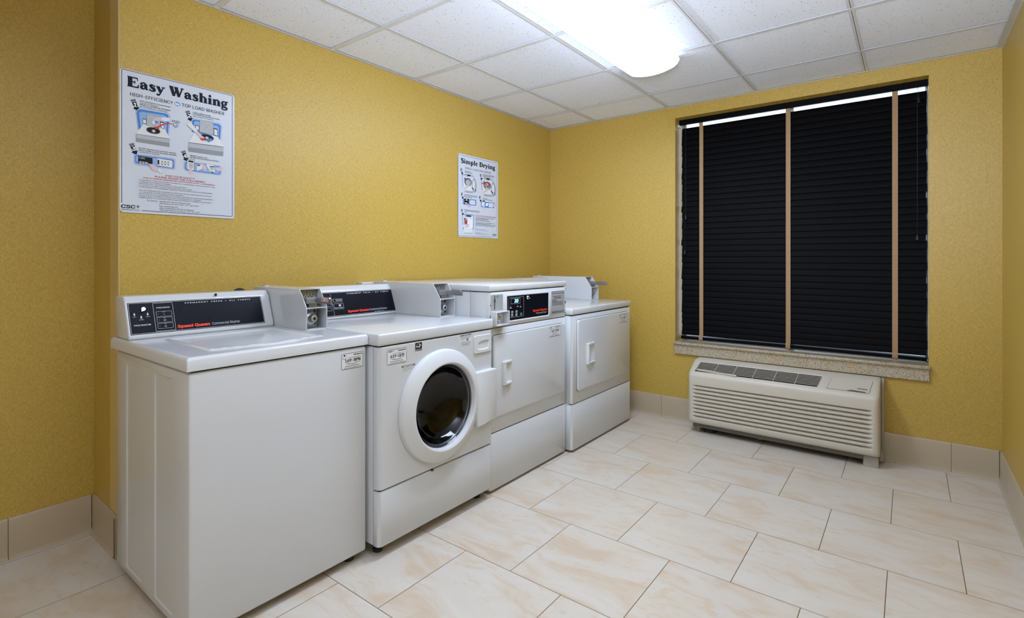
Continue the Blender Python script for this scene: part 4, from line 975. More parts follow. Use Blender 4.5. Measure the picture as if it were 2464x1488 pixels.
lines(bm, F, X, Y, b1 - b0, [(.1, .7, .76, .022), (.2, .7, .71, .022), (.2, .78, .66, .022), (.06, .34, .6, .022), (.06, .46, .55, .022), (.06, .85, .5, .022), (.06, .84, .44, .022), (.06, .9, .38, .022), (.04, .96, .07, .03), (.04, .9, .03, .02)], c=L)
obj('lettering', bm, INK, ip, smooth=0, recalc=False)
# coin slot plate
q = P(F, K3, [(250, 240), (585, 212), (585, 655), (250, 680)]); a0 = max((q[0][0] + q[3][0]) / 2, y0 + .006); a1 = (q[1][0] + q[2][0]) / 2; b1 = (q[0][1] + q[1][1]) / 2; b0 = (q[2][1] + q[3][1]) / 2
bm = B(); sheet(F, bm, rr(a0, b0, a1, b1, .003, 2), .0012); sp_ = obj('coin_slot_plate', bm, LABELG, d1, smooth=0)
bm = B(); a, b = F.px(*K3(345, 420)); FB = Frame(F.w(0, 0, .0012), F.ux, F.uy)
stroke(FB, bm, [(a, b1 - .006), (a + .002, b + .012), (a - .001, b + .008)], .005, .002, mi=0); stroke(FB, bm, [(a, b1 - .008), (a + .0015, b + .012)], .0016, .003, mi=1)
stroke(FB, bm, [(a + .007 * cos(k / 2.2), b + .002 + .007 * sin(k / 2.2)) for k in range(14)], .003, .002, True, 0); stroke(FB, bm, [(a + .0045 * cos(k / 2.2), b + .002 + .0045 * sin(k / 2.2)) for k in range(14)], .0015, .003, True, 1)
stroke(FB, bm, [(a, b - .006), (a, b0 + .004)], .005, .002, mi=0); stroke(FB, bm, [(a, b - .008), (a, b0 + .005)], .0016, .003, mi=1)
aa, bb = F.px(*K3(430, 290)); stroke(FB, bm, rr(aa - .009, bb - .005, aa + .009, bb + .005, .004, 3), .0008, .0006, True, 1); poly(FB, bm, rr(aa - .004, bb - .002, aa + .003, bb + .002, .001, 2), .0006, 1)
obj('coin_slot', bm, [CHROME, SEAM], sp_, smooth=0, recalc=False)
# protruding coin vault with lock
FV = FX(xf + .043); va0, _ = FV.px(*K3(420, 800)); va1, _ = FV.px(*K3(785, 800)); _, vz1 = FV.px(*K3(785, 680)); _, vz0 = FV.px(*K3(785, 1065))
vx = xf + .043
bm = B(); th = .005
for b_ in ((xf, vx, va0, va0 + th, vz0, vz1), (xf, vx, va1 - .004, va1, vz0, vz1), (xf, vx, va0 + th, va1 - .004, vz1 - th, vz1), (xf, vx, va0 + th, va1 - .004, vz0, vz0 + th)): box(bm, *b_, .0015, 1)
cv = obj('coin_vault', bm, ENAMEL, d1, smooth=40)
bm = B(); box(bm, xf + .002, xf + .006, va0 + th, va1 - .03, vz0 + th, vz1 - th); lathe(bm, [(.020, 0), (.020, .006), (.014, .012), (.013, .022), (.010, .024), (.006, .024), (.005, .018), (0, .018)], (xf + .006, va0 + .036, (vz0 + vz1) / 2), 'x', 32); obj('lock', bm, CHROME, cv, smooth=35)
for py_, pz_ in ((y0 + .008, .962), (y1 - .008, 1.015), (y1 - .008, .870), (y0 + .008, .905), (y1 - .006, .933)):
    bm = B(); lathe(bm, [(.004 if pz_ not in (.905, .933) else .008, 0), (.003, .002), (0, .002)], (xf - .0015, py_, pz_), 'x', 12)
    obj('screw', bm, SEAM, fa)
dd = dryer_door(d1, xf, y0 + .016, y1 - .036, .388, .808, F.px(*Z7(622, 1260))[0] + .02, F.px(*Z7(732, 1230))[0] + .025, .545, .668, (.738, .478))
FD = FX(xf + .0152); C9 = crop(1300, 740, 14.875)
sticker(d1, FD, [(315, 700), (705, 635), (712, 985), (328, 1070)], '358-BPN', C9, logo=False)
for fx, fy in ((xb + .05, y0 + .05), (xf - .05, y0 + .05), (xb + .05, y1 - .05), (xf - .05, y1 - .05)):
    bm = B(); lathe(bm, [(0, 0), (.02, 0), (.02, .008), (.008, .010), (.008, .02), (0, .02)], (fx, fy, 0.0005), 'z', 20); obj('levelling_foot', bm, RUBBER, d1)

# ------------------------------------------------------------------ dryer 2: far end, coin meter on the lid
y0, y1, xb, xf, z0, zb, zt = -1.104, -.242, .06, .862, .014, .852, .893
d2 = thing('clothes_dryer', ((xb + xf) / 2, (y0 + y1) / 2, 0), 'low white coin dryer at the far end of the row, coin meter on its lid', 'clothes dryer')
bm = B(); box(bm, xb, .835, y0 + .0003, y1 - .0003, z0, zb - .004, .004, 2); obj('cabinet', bm, ENAMEL, d2)
bm = B(); box(bm, xb + .01, xf - .012, y0 + .010, y1 - .010, z0 + .02, zb + .004); obj('seam', bm, SEAM, d2, smooth=0)
front('front_panel', d2, .80, xf, y0, y1, .300, .846, r=.02)
front('kick_panel', d2, .80, xf, y0, y1, z0, .295, r=.02)
bm = B(); box(bm, .05, xf + .003, y0 - .003, y1 + .003, zb, zt, .010, 3); obj('lid', bm, ENAMEL, d2)
con, FC = console(d2, y0 + .02, y1 - .125, zt, xb=.095)
bm = B(); sheet(FC, bm, rr(y0 + .05, .006, y1 - .15, .118, .003, 2), .0008, 0); pn = obj('control_panel', bm, BLACKP, d2, smooth=0)
bm = B(); text(FC, bm, 'Speed Queen', y0 + .42, .016, .014, y0 + .53, c=.0012, bold=.045); obj('brand_lettering', bm, LOGORED, pn, smooth=0, recalc=False)
coin_box(d2, y1 - .118, y1 - .004, .600, zt)
F = FX(xf)
dd = dryer_door(d2, xf, F.px(*Z7(1650, 695))[0] - .005, y1 - .055, .372, .818, F.px(*Z7(1710, 1010))[0] + .035, F.px(*Z7(1808, 990))[0] + .035, .528, .662, (.745, .478))
FD = FX(xf + .0152)
sticker(d2, FD, [(490, 430), (930, 358), (940, 860), (500, 940)], '174-BPN', crop(1470, 740, 24.8), logo=False)
for fx, fy in ((xb + .05, y0 + .05), (xf - .05, y0 + .05), (xb + .05, y1 - .05), (xf - .05, y1 - .05)):
    bm = B(); lathe(bm, [(0, 0), (.02, 0), (.02, .008), (.008, .010), (.008, .02), (0, .02)], (fx, fy, 0.0005), 'z', 20); obj('levelling_foot', bm, RUBBER, d2)
# odds and ends behind the machines
bm = B(); tube(bm, [(.050, -2.79 + .075 * k / 8, 1.035 + .022 * sin(pi * k / 8)) for k in range(9)] , .007, 10); tube(bm, [(.050, -2.79, 1.035), (.050, -2.79, .3)], .007, 10); tube(bm, [(.050, -2.715, 1.035), (.050, -2.715, .3)], .007, 10)
tag(obj('drain_hose', bm, RUBBER), 'black hose bent over behind the nearest washer console', 'hose')
bm = B(); box(bm, .001, .05, -2.06, -1.86, 1.0, 1.066, .003, 1); tag(obj('wall_box', bm, PLASTIC), 'flat white box on the gold wall behind the second console', 'wall box')

# ================================================================== WALL AIR CONDITIONER
PX0, PX1 = 1.284, 2.357
ac = thing('air_conditioner', ((PX0 + PX1) / 2, -.13, 0), 'ivory through-wall air conditioner under the window sill', 'air conditioner')
YF = -.250
# slanted grille face: from (y,z) S0 down to S1
S0, S1 = Vector((-.118, .478)), Vector((-.236, .416))
NG = 9; gz = [.331 - .0262 * k for k in range(NG)]
def profile(g, ins):
    """(y,z) outline of the cover from the wall top edge to the bottom lip; g = groove depth factor, ins = corner inset"""
    p = [(-.004, .489 - ins * .2), (-.09, .4885 - ins * .4), (S0.x, S0.y - ins * .5), (S1.x + ins * .9, S1.y - ins * .2), (YF + ins + .004, .402), (YF + ins, .390), (YF + ins, .343)]
    for z in gz:
        p += [(YF + ins, z + .004), (YF + ins + .018 * g, z + .0025), (YF + ins + .022 * g, z - .003), (YF + ins + .017 * g, z - .0070), (YF + ins + .003 * g, z - .0095), (YF + ins - .001 * g, z - .012), (YF + ins - .0015 * g, z - .016)]
    p += [(YF + ins, .095), (YF + ins + .001, .085), (YF + ins + .006, .074), (YF + ins + .016, .068), (YF + ins + .03, .067)]
    return p
stn = []
R_ = .028
for k in range(7):
    t = k / 6 * pi / 2; stn.append((PX0 + R_ * (1 - sin(t)) if 0 else PX0 + R_ * (1 - cos(t)) , R_ * (1 - sin(t)), 0))
stn += [(PX0 + .036, 0, .0), (PX0 + .045, 0, .5), (PX0 + .056, 0, 1), (PX1 - .066, 0, 1), (PX1 - .052, 0, .75), (PX1 - .040, 0, .25), (PX1 - .033, 0, 0)]
for k in range(6, -1, -1):
    t = k / 6 * pi / 2; stn.append((PX1 - R_ * (1 - cos(t)), R_ * (1 - sin(t)), 0))
bm = B(); rings = []
GX0, GX1, GT0, GT1 = 1.325, 2.066, .012, .118     # grille opening: x range and distance along the slope
SL = (S1 - S0).length; sd = (S1 - S0) / SL
for x, ins, g in stn: rings.append([bm.verts.new((x, p[0], p[1])) for p in profile(g, ins)])
for A_, C_ in zip(rings, rings[1:]):
    for k in range(len(A_) - 1):
        bm.faces.new((A_[k], A_[k + 1], C_[k + 1], C_[k]))
for rg, s in ((rings[0], 0), (rings[-1], 1)):        # side cheeks run back to the wall
    top = rg[0]; bk = [bm.verts.new((v.co.x, -.004, v.co.z)) for v in rg[1:]]
    prev = top
    for k in range(1, len(rg)):
        if k == 1: bm.faces.new((rg[0], rg[1], bk[0]))
        else: bm.faces.new((rg[k - 1], rg[k], bk[k - 1], bk[k - 2]))
cover = obj('cover', bm, AIVORY, ac, smooth=45)
FS = Frame((0, S0.x, S0.y), (1, 0, 0), (0, -sd.x, -sd.y))     # b runs up the slope, so the grille lies at negative b
ac_n = FS.n
bm = B(); sheet(FS, bm, [(GX0 + .012, -GT0), (GX0, -GT1), (GX1 - .016, -GT1), (GX1, -GT0)], .0008); obj('grille_recess', bm, SEAM, cover, smooth=0)
bm = B()
def bar(bm, F, p, q, w, h, c=0):
    d = (Vector(q) - Vector(p)).normalized(); n = Vector((-d.y, d.x)) * w / 2
    pts = [(p[0] + n.x, p[1] + n.y), (q[0] + n.x, q[1] + n.y), (q[0] - n.x, q[1] - n.y), (p[0] - n.x, p[1] - n.y)]
    sheet(Frame(F.w(0, 0, c), F.ux, F.uy), bm, pts, h)
for k in range(1, 8):
    b = -GT0 - (GT1 - GT0) * k / 8; bar(bm, FS, (GX0 + .012 * (1 - k / 8), b), (GX1 - .016 * k / 8, b), .0021, .003, .0008)
for k in range(1, 6):
    x = GX0 + (GX1 - GX0) * (k / 6 * .98 + .01); bar(bm, FS, (x + .004, -GT0), (x - .006, -GT1), .0026, .003, .0012)
obj('grille', bm, AIVORY, cover, smooth=0)
bm = B(); stroke(FS, bm, roundpoly([(GX0 + .010, -GT0 + .004), (GX0 - .004, -GT1 - .004), (GX1 - .014, -GT1 - .004), (GX1 + .004, -GT0 + .004)], .006), .007, .0015, True)
t = bmesh.new(); o_ = roundpoly([(GX0 + .007, -GT0 + .008), (GX0 - .008, -GT1 - .008), (GX1 - .012, -GT1 - .008), (GX1 + .007, -GT0 + .008)], .008, 3); i_ = roundpoly([(GX0 + .012, -GT0), (GX0, -GT1), (GX1 - .016, -GT1), (GX1, -GT0)], .004, 3)
bm.clear(); RG = [[t.verts.new(FS.w(p[0], p[1], c)) for p in (o_ if j == 0 else i_ if j == 2 else [((a[0] + b_[0]) / 2, (a[1] + b_[1]) / 2) for a, b_ in zip(o_, i_)])] for j, c in enumerate((0, .003, .0005))]
for A_, C_ in zip(RG, RG[1:]):
    for k in range(len(A_)): t.faces.new((A_[k], A_[(k + 1) % len(A_)], C_[(k + 1) % len(A_)], C_[k]))
merge(bm, t); obj('grille_rim', bm, AIVORY, cover, smooth=40)
bm = B(); bar(bm, FS, (GX0 + .012, -GT1 + .012), (GX0 + .27, -GT1 - .004), .012, .007, .003); obj('loose_vane', bm, AIVORY, cover, smooth=0, label='broken loose grille vane')
bm = B(); q = [(2.120, -.006), (2.322, -.006), (2.308, -.118), (2.098, -.118)]
stroke(FS, bm, roundpoly(q, .004), .0016, .0008, True); obj('door_outline', bm, SEAM if 0 else GROUT, cover, smooth=0, recalc=False)
bm = B(); sheet(FS, bm, roundpoly([(2.121, -.007), (2.321, -.007), (2.307, -.117), (2.295, -.117), (2.29, -.108), (2.22, -.104), (2.19, -.117), (2.10, -.117)], .003), .0022); cdoor = obj('control_door', bm, AIVORY, ac, smooth=20)
bm = B(); poly(FS, bm, roundpoly([(2.292, -.1165), (2.29, -.109), (2.225, -.105), (2.197, -.1165)], .002), .0012); obj('finger_notch', bm, GROUT, cdoor, smooth=0, recalc=False)
bm = B(); text(FS, bm, 'Amana', 2.252, -.092, .011, 2.296, c=.0028, bold=.02, shear=.25, res=3); stroke(FS, bm, [(2.250, -.0865), (2.262, -.083)], .002, .0028); obj('brand_lettering', bm, INK, cdoor, smooth=0, recalc=False)
# sleeve and base under the cover
bm = B(); box(bm, 2.3585, 2.372, -.045, -.002, .012, .487, .001, 1); box(bm, 2.352, 2.3705, -.13, -.046, .018, .07, .001, 1); obj('wall_sleeve', bm, APUTTY, ac)
bm = B(); box(bm, 1.312, 2.282, -.222, -.216, .040, .069); box(bm, 1.312, 2.35, -.216, -.01, .060, .068); box(bm, 1.312, 1.316, -.216, -.02, .036, .068); box(bm, 1.72, 1.745, -.2225, -.2195, .036, .066)
for x in (1.43, 1.455, 1.80, 2.24): lathe(bm, [(.003, 0), (.002, .0015), (0, .0015)], (x, -.222, .052), 'y', 10)
obj('base_pan', bm, PAN, ac, smooth=20)
bm = B(); box(bm, 2.279, 2.351, -.212, -.200, .0008, .074, .0015, 1); box(bm, 2.347, 2.351, -.2, -.10, .0008, .07, .001, 1); obj('foot', bm, APUTTY, ac)
bm = B(); box(bm, 1.325, 1.345, -.18, -.168, .0008, .062, .001, 1); obj('foot', bm, APUTTY, ac)
bm = B(); rn = random.Random(5); pts = []
for k in range(60):
    t = k / 59; a = t * 2 * pi * 3.2; pts.append((1.405 + .040 * cos(a) * (1 + .2 * sin(3 * a)), -.165 + .028 * sin(a), .012 + .010 * abs(sin(a * 1.7)) + .006 * t))
tube(bm, [(1.345, -.10, .03)] + pts, .0075, 8); tag(obj('power_cord', bm, RUBBER), 'coiled black cord lying on the floor under the air conditioner', 'cord')

# ================================================================== WALL SIGNS
def sign(name, label, ya, yb, za, zb):
    root = thing(name, (.0, (ya + yb) / 2, za), label, 'sign')
    F0 = Frame((.001, 0, 0), (0, 1, 0), UP); bm = B(); sheet(F0, bm, rr(ya, za, yb, zb, .014, 6), .003); p = obj('panel', bm, SIGN, root, smooth=0)
    return root, p, Frame((.004, 0, 0), (0, 1, 0), UP)
class Layer:
    """prints collected by colour, each colour a part of the sign"""
    def __init__(s, parent, frame, name): s.p = parent; s.F = frame; s.name = name; s.d = {}; s.c = .0005
    def bm(s, m):
        if m.name not in s.d: s.d[m.name] = (m, B())
        return s.d[m.name][1]
    def poly(s, m, pts, r=0, up=.0001):
        s.c += up; poly(s.F, s.bm(m), roundpoly(pts, r) if r else pts, s.c)
    def px(s, m, cr_, pts, r=0): s.poly(m, P(s.F, cr_, pts), r)
    def line(s, m, cr_, pts, w, closed=False): s.c += .0001; stroke(s.F, s.bm(m), P(s.F, cr_, pts), w, s.c, closed)
    def ell(s, m, cr_, x, y, rx, ry):
        a, b = s.F.px(*cr_(x, y)); a2, _ = s.F.px(*cr_(x + rx, y)); _, b2 = s.F.px(*cr_(x, y - ry)); s.c += .0001; disc(s.F, s.bm(m), a, b, abs(a2 - a), s.c, ry=abs(b2 - b), k=28)
    def text(s, m, t, cr_, x0, y0, x1, y1, h, **k): s.c += .00002; tpx(s.F, s.bm(m), t, cr_, x0, y0, x1, y1, h, c=s.c, **k)
    def dash(s, m, *a, **k): dashes(s.F, s.bm(m), *a, c=s.c, **k)
    def done(s, sep=True):
        names = sorted(s.d); bmm = B(); mats = []
        for i, n in enumerate(names):
            m, b = s.d[n]; mats.append(m)
            for f in b.faces: f.material_index = i
            me = bpy.data.meshes.new('t'); b.to_mesh(me); b.free(); bmm.from_mesh(me); bpy.data.meshes.remove(me)
        return obj(s.name, bmm, mats, s.p, smooth=0, recalc=False)

PA = crop(270, 150, 3.8156); PB = crop(270, 390, 7.948); P1 = crop(290, 170, 6.47); P2 = crop(420, 230, 7.44)
root, pnl, F = sign('wall_sign', 'large white Easy Washing instruction sign on the gold wall above the nearest washer', -3.2085, -2.7545, 1.387, 1.9695)
bm = B(); L = .0006; q0 = F.px(*PA(87, 62)); q1 = F.px(*PA(1102, 305)); q2 = F.px(*PA(1102, 1416)); q3 = F.px(*PA(272, 1367)); q4 = F.px(*PA(87, 1290))
T0, T1, B0, B1 = q0[0], q1[0], q2[1], (q0[1] + q1[1]) / 2
stroke(F, bm, [(T0, q4[1])] + rr(T0, B0, T1, B1, .006)[6:12][::-1] + rr(T0, B0, T1, B1, .006)[0:6][::-1] + rr(T0, B0, T1, B1, .004)[18:24][::-1] + [(q3[0], B0)], .0019, L)
obj('border_line', bm, NAVY, pnl, smooth=0, recalc=False)
a0, b0 = F.px(*PA(137, 220)); a1, b0b = F.px(*PA(1064, 420)); _, bt = F.px(*PA(143, 128))
bm = B(); serif(F, bm, 'Easy Washing', a0, (b0 + b0b) / 2, abs(bt - b0), a1, fat=1.2); obj('title_lettering', bm, NAVY, pnl, smooth=0, recalc=False, label='heavy dark serif title')
l = Layer(pnl, F, 'subtitle_lettering'); l.text(INK, 'HIGH-EFFICIENCY', PA, 165, 305, 558, 388, 30, bold=.008); l.text(INK, 'TOP LOAD WASHER', PA, 638, 405, 1028, 487, 30, bold=.008); l.done()
l = Layer(pnl, F, 'he_emblem'); l.ell(BLUEP, PA, 598, 383, 27, 19); l.ell(BLUEL, PA, 598, 383, 23, 14); l.text(WHITEP, 'he', PA, 578, 391, 614, 396, 20, bold=.03); l.done()
def arrow(tip, num, cr_, s=1.0, dark=NAVY):
    """flag-topped arrow pointing down to its picture"""
    l = Layer(pnl, F, 'step_arrow'); ta, tb = F.px(*cr_(*tip))
    base = [((x - 272) / 6.47, (630 - y) / 6.47) for x, y in ((172, 492), (240, 478), (268, 572), (290, 562), (272, 630), (192, 592), (212, 582))]
    px2 = F.px(*P1(272, 630)); ex = F.px(*P1(273, 630))
    def M(pts):
        out = []
        for x, y in pts:
            a, b = F.px(*P1(x, y)); out.append((ta + (a - px2[0]) * s, tb + (b - px2[1]) * s))
        return out
    l.poly(dark, M([(172, 492), (240, 478), (268, 572), (290, 562), (272, 630), (190, 590), (212, 580)]))
    for q in ([(150, 458), (229, 440), (231, 448), (153, 467)], [(158, 472), (233, 455), (237, 468), (166, 484)]): l.poly(dark, M(q))
    m = M([(204, 558), (238, 528)]); l.c += .0002; text(F, l.bm(WHITEP), num, m[0][0], m[0][1], abs(m[0][1] - m[1][1]) * 1.6, c=l.c, bold=.03); l.done()
arrow((238, 448), '1', PA); arrow((730, 545), '2', PA); arrow((224, 850), '3', PA); arrow((692, 912), '4', PA)
nstep = 0; l = Layer(pnl, F, 'step_lettering')
for s, x0, y0, x1, y1, b in (('ADD manufacturer recommended', 252, 361, 532, 414, .01), ('amount of detergent', 252, 377, 425, 410, 0), ('AÑADA la cantidad de detergente', 252, 394, 535, 447, .01), ('recomendada por el fabricante', 252, 410, 506, 458, 0),
    ('LOAD clothes loosely', 741, 465, 905, 500, .01), ('COLOQUE las prendas de modo', 741, 482, 983, 530, .01), ('que no sature la maquina', 741, 500, 928, 534, 0),
    ('SELECT desired cycle and start machine', 243, 793, 586, 843, .01), ('SELECCIONE el ciclo de lavado deseado', 243, 811, 590, 861, .01), ('y encienda la maquina', 243, 828, 432, 854, 0),
    ('INSERT card or coin', 713, 862, 872, 884, .01), ('INTRODUZCA la tarjeta o moneda', 713, 879, 974, 915, .01)):
    l.text(INK, s, PA, x0, y0, x1, y1, 12, bold=b); nstep += 1
    if nstep in (4, 7, 10, 12): l.done(); l = Layer(pnl, F, 'step_lettering')
l = Layer(pnl, F, 'pod_lettering'); l.text(INK, 'POD', PA, 552, 551, 620, 560, 20, bold=.01); l.done()
# pictures 1 and 2: open top-loaders on blue
l = Layer(pnl, F, 'picture')
l.px(BLUEP, P1, [(232, 628), (290, 580), (735, 658), (778, 715), (750, 1015), (268, 920)], .006); l.px(WHITEP, P1, [(238, 632), (293, 587), (730, 664), (770, 718), (745, 1010), (272, 918)], .006)
l.px(BLUEP, P1, [(245, 635), (297, 596), (725, 672), (760, 722), (738, 1005), (278, 915)], .006); l.px(BLUEL, P1, [(285, 650), (330, 640), (700, 700), (725, 740), (705, 990), (318, 900)], .01)
def machine(l, cr_, top, fr, lid, ell, tabs):
    l.px(GREYP, cr_, fr); l.px(GREYL, cr_, [fr[0], fr[1], [(a + b) / 2 for a, b in zip(fr[1], fr[2])], [(a + b) / 2 for a, b in zip(fr[0], fr[3])]])
    l.px(INK, cr_, [(x, y + 5) for x, y in top], .001); l.px(LABELW, cr_, top, .001)
    l.line(INKGREY, cr_, fr, .0004, True)
    for tb in tabs: l.px(INK, cr_, tb); l.px(LABELW, cr_, [(x * .8 + sum(q[0] for q in tb) / 20, y * .8 + sum(q[1] for q in tb) / 20 + 3) for x, y in tb])
    l.px(INKGREY, cr_, lid, .003); c = [sum(q[0] for q in lid) / 4, sum(q[1] for q in lid) / 4]; l.px(GREYL, cr_, [(c[0] + (x - c[0]) * .975, c[1] + (y - c[1]) * .98) for x, y in lid], .003)
    x, y, rx, ry = ell
    l.ell(INKGREY, cr_, x, y, rx * 1.08, ry * 1.12); l.ell(LABELW, cr_, x, y, rx * 1.04, ry * 1.06); l.ell(INK, cr_, x, y, rx, ry); l.ell(GREYP, cr_, x + rx * .05, y + ry * .2, rx * .3, ry * .5); l.ell(LABELW, cr_, x + rx * .05, y + ry * .1, rx * .14, ry * .25)
machine(l, P1, [(242, 985), (352, 835), (690, 905), (762, 1062)], [(240, 988), (760, 1068), (758, 1187), (242, 1105)], [(405, 678), (612, 715), (612, 885), (402, 858)], (508, 935, 105, 48), [[(343, 745), (400, 758), (400, 835), (345, 820)], [(615, 795), (672, 808), (680, 910), (632, 895)]])
l.px(SKINP, P1, [(500, 770), (525, 738), (590, 728), (640, 735), (660, 760), (640, 790), (560, 775), (520, 790)], .004); l.px(LABELW, P1, [(635, 728), (770, 735), (762, 795), (645, 790)], .002); l.px(BLUEP, P1, [(525, 785), (580, 795), (582, 818), (520, 822)], .002); l.ell(LABELW, P1, 512, 810, 22, 26)
l.px(REDP, P1, [(805, 826), (700, 815), (610, 850), (560, 880), (515, 868), (535, 912), (605, 912), (590, 892), (640, 862), (710, 832), (805, 834)], .001)
l.ell(BLUEP, P1, 858, 848, 38, 38); l.ell(WHITEP, P1, 858, 848, 28, 28); l.px(ORANGEP, P1, [(845, 830), (868, 825), (875, 845), (858, 852)], .001); l.px(NAVY, P1, [(845, 858), (868, 850), (872, 866), (855, 868)], .001)
l.done()
l = Layer(pnl, F, 'picture')
l.px(BLUEP, P2, [(296, 650), (300, 430), (330, 408), (810, 500), (848, 540), (832, 800)], .006); l.px(WHITEP, P2, [(301, 650), (305, 434), (335, 415), (806, 507), (841, 544), (826, 795)], .006); l.px(BLUEP, P2, [(308, 650), (313, 440), (340, 424), (800, 515), (832, 548), (816, 790)], .006); l.px(BLUEL, P2, [(345, 600), (350, 470), (380, 458), (770, 545), (795, 570), (785, 760)], .008)
machine(l, P2, [(245, 838), (352, 668), (770, 735), (877, 918)], [(245, 845), (872, 932), (866, 1087), (248, 1000)], [(448, 432), (692, 485), (690, 705), (442, 652)], (570, 752, 125, 58), [[(370, 525), (435, 540), (440, 625), (375, 615)], [(695, 585), (768, 600), (775, 735), (705, 715)]])
l.line(INKGREY, P2, [(520, 605), (600, 520)], .0004); l.line(INKGREY, P2, [(540, 605), (620, 522)], .0004)
l.ell(REDP, P2, 495, 772, 42, 36); l.px(BLUEP, P2, [(600, 770), (640, 765), (690, 795), (660, 815), (590, 815), (540, 800)], .003); l.px(GREENP, P2, [(575, 815), (620, 820), (640, 832), (600, 838)], .001)
l.px(LABELW, P2, [(215, 525), (280, 468), (410, 640), (372, 672)], .002); l.px(SKINP, P2, [(375, 672), (410, 640), (500, 735), (530, 750), (520, 768), (450, 762)], .003); l.line(INKGREY, P2, [(215, 525), (372, 672), (410, 640), (280, 468)], .0004)
l.done()
l = Layer(pnl, F, 'picture')
for d, m in ((0, BLUEP), (4, WHITEP), (8, BLUEP), (18, BLUEL)): l.px(m, PA, [(198 + d, 838 + d), (578 - d, 885 + d), (575 - d, 988 - d), (200 + d, 938 - d)], .010)
l.px(INK, PA, [(237, 858), (370, 880), (370, 940), (237, 920)], .001); l.line(LABELW, PA, [(247, 868), (298, 877), (298, 890), (247, 882)], .0006, True); l.text(LABELW, '1:45', PA, 262, 882, 288, 886, 11)
for k in range(3): l.px(LABELW, PA, [(248 + k * 27, 908 + k * 4), (270 + k * 27, 911 + k * 4), (270 + k * 27, 918 + k * 4), (248 + k * 27, 915 + k * 4)], .001); l.px(LABELW, PA, [(248 + k * 27, 921 + k * 3), (270 + k * 27, 924 + k * 3), (270 + k * 27, 931 + k * 3), (248 + k * 27, 928 + k * 3)], .001)
l.px(LABELW, PA, [(413, 882), (548, 905), (548, 970), (413, 948)], .001); l.px(INK, PA, [(415, 895), (430, 898), (430, 940), (415, 937)])
for k in range(3):
    for j in (0, 26): l.px(INK, PA, [(450 + k * 28, 906 + k * 3 + j), (463 + k * 28, 908 + k * 3 + j), (463 + k * 28, 915 + k * 3 + j), (450 + k * 28, 913 + k * 3 + j)])
l.line(INK, PA, [(447, 923), (527, 932)], .0010)
l.px(SKINP, PA, [(322, 925), (345, 935), (372, 935), (400, 950), (425, 978), (415, 998), (385, 1000), (360, 985), (345, 955)], .003); l.px(LABELW, PA, [(415, 998), (428, 975), (455, 1000), (445, 1020)], .001); l.line(INKGREY, PA, [(325, 980), (352, 990), (380, 998)], .0004)
l.done()
l = Layer(pnl, F, 'picture')
for d, m in ((0, BLUEP), (5, WHITEP), (12, BLUEP), (30, BLUEL)): l.px(m, P2, [(165 + d, 1168 + d), (842 - d, 1262 + d * .6), (838 - d, 1435 - d), (168 + d, 1345 - d * .8)], .012)
l.px(INKGREY, P2, [(222, 1140), (355, 1142), (352, 1345), (222, 1325)], .001); l.px(LABELW, P2, [(228, 1150), (345, 1152), (342, 1340), (228, 1320)], .001); l.px(INK, P2, [(245, 1158), (335, 1172), (335, 1205), (245, 1188)]); l.px(GREYL, P2, [(250, 1205), (330, 1218), (325, 1300), (255, 1290)])
l.px(SKINP, P2, [(262, 1290), (280, 1280), (318, 1320), (318, 1380), (300, 1420), (268, 1410), (258, 1340)], .003)
l.px(INKGREY, P2, [(388, 1230), (545, 1222), (520, 1315), (388, 1362)]); l.px(LABELW, P2, [(394, 1235), (535, 1230), (512, 1310), (394, 1354)]); l.px(INK, P2, [(405, 1240), (455, 1245), (455, 1262), (405, 1260)])
l.px(SKINP, P2, [(480, 1250), (520, 1232), (562, 1262), (572, 1320), (555, 1370), (520, 1330), (490, 1300)], .003); l.px(LABELW, P2, [(555, 1225), (700, 1250), (720, 1380), (640, 1385)], .002)
l.px(INK, P2, [(622, 1268), (705, 1268), (705, 1285), (622, 1282)]); l.px(GREYL, P2, [(630, 1285), (700, 1290), (690, 1340), (640, 1330)]); l.px(INK, P2, [(640, 1360), (700, 1378), (690, 1390), (640, 1372)])
l.px(SKINP, P2, [(705, 1320), (760, 1292), (820, 1285), (865, 1300), (860, 1340), (800, 1360), (740, 1345)], .003); l.line(INKGREY, P2, [(865, 1298), (890, 1275), (945, 1268)], .0004); l.line(INKGREY, P2, [(862, 1342), (890, 1360), (930, 1358)], .0004)
l.done()
l = Layer(pnl, F, 'warning_lettering')
l.text(INKRED, 'FOR YOUR SAFETY', PB, 1025, 277, 1580, 338, 30, bold=.02); l.text(INKRED, 'PLEASE AVOID THE FOLLOWING', PB, 818, 298, 1770, 402, 33, bold=.02); l.text(INKRED, 'POR SU PROPIA SEGURIDAD, POR FAVOR EVITE LO SIGUIENTE', PB, 595, 310, 1965, 462, 25, bold=.02); l.done()
l = Layer(pnl, F, 'safety_lettering')
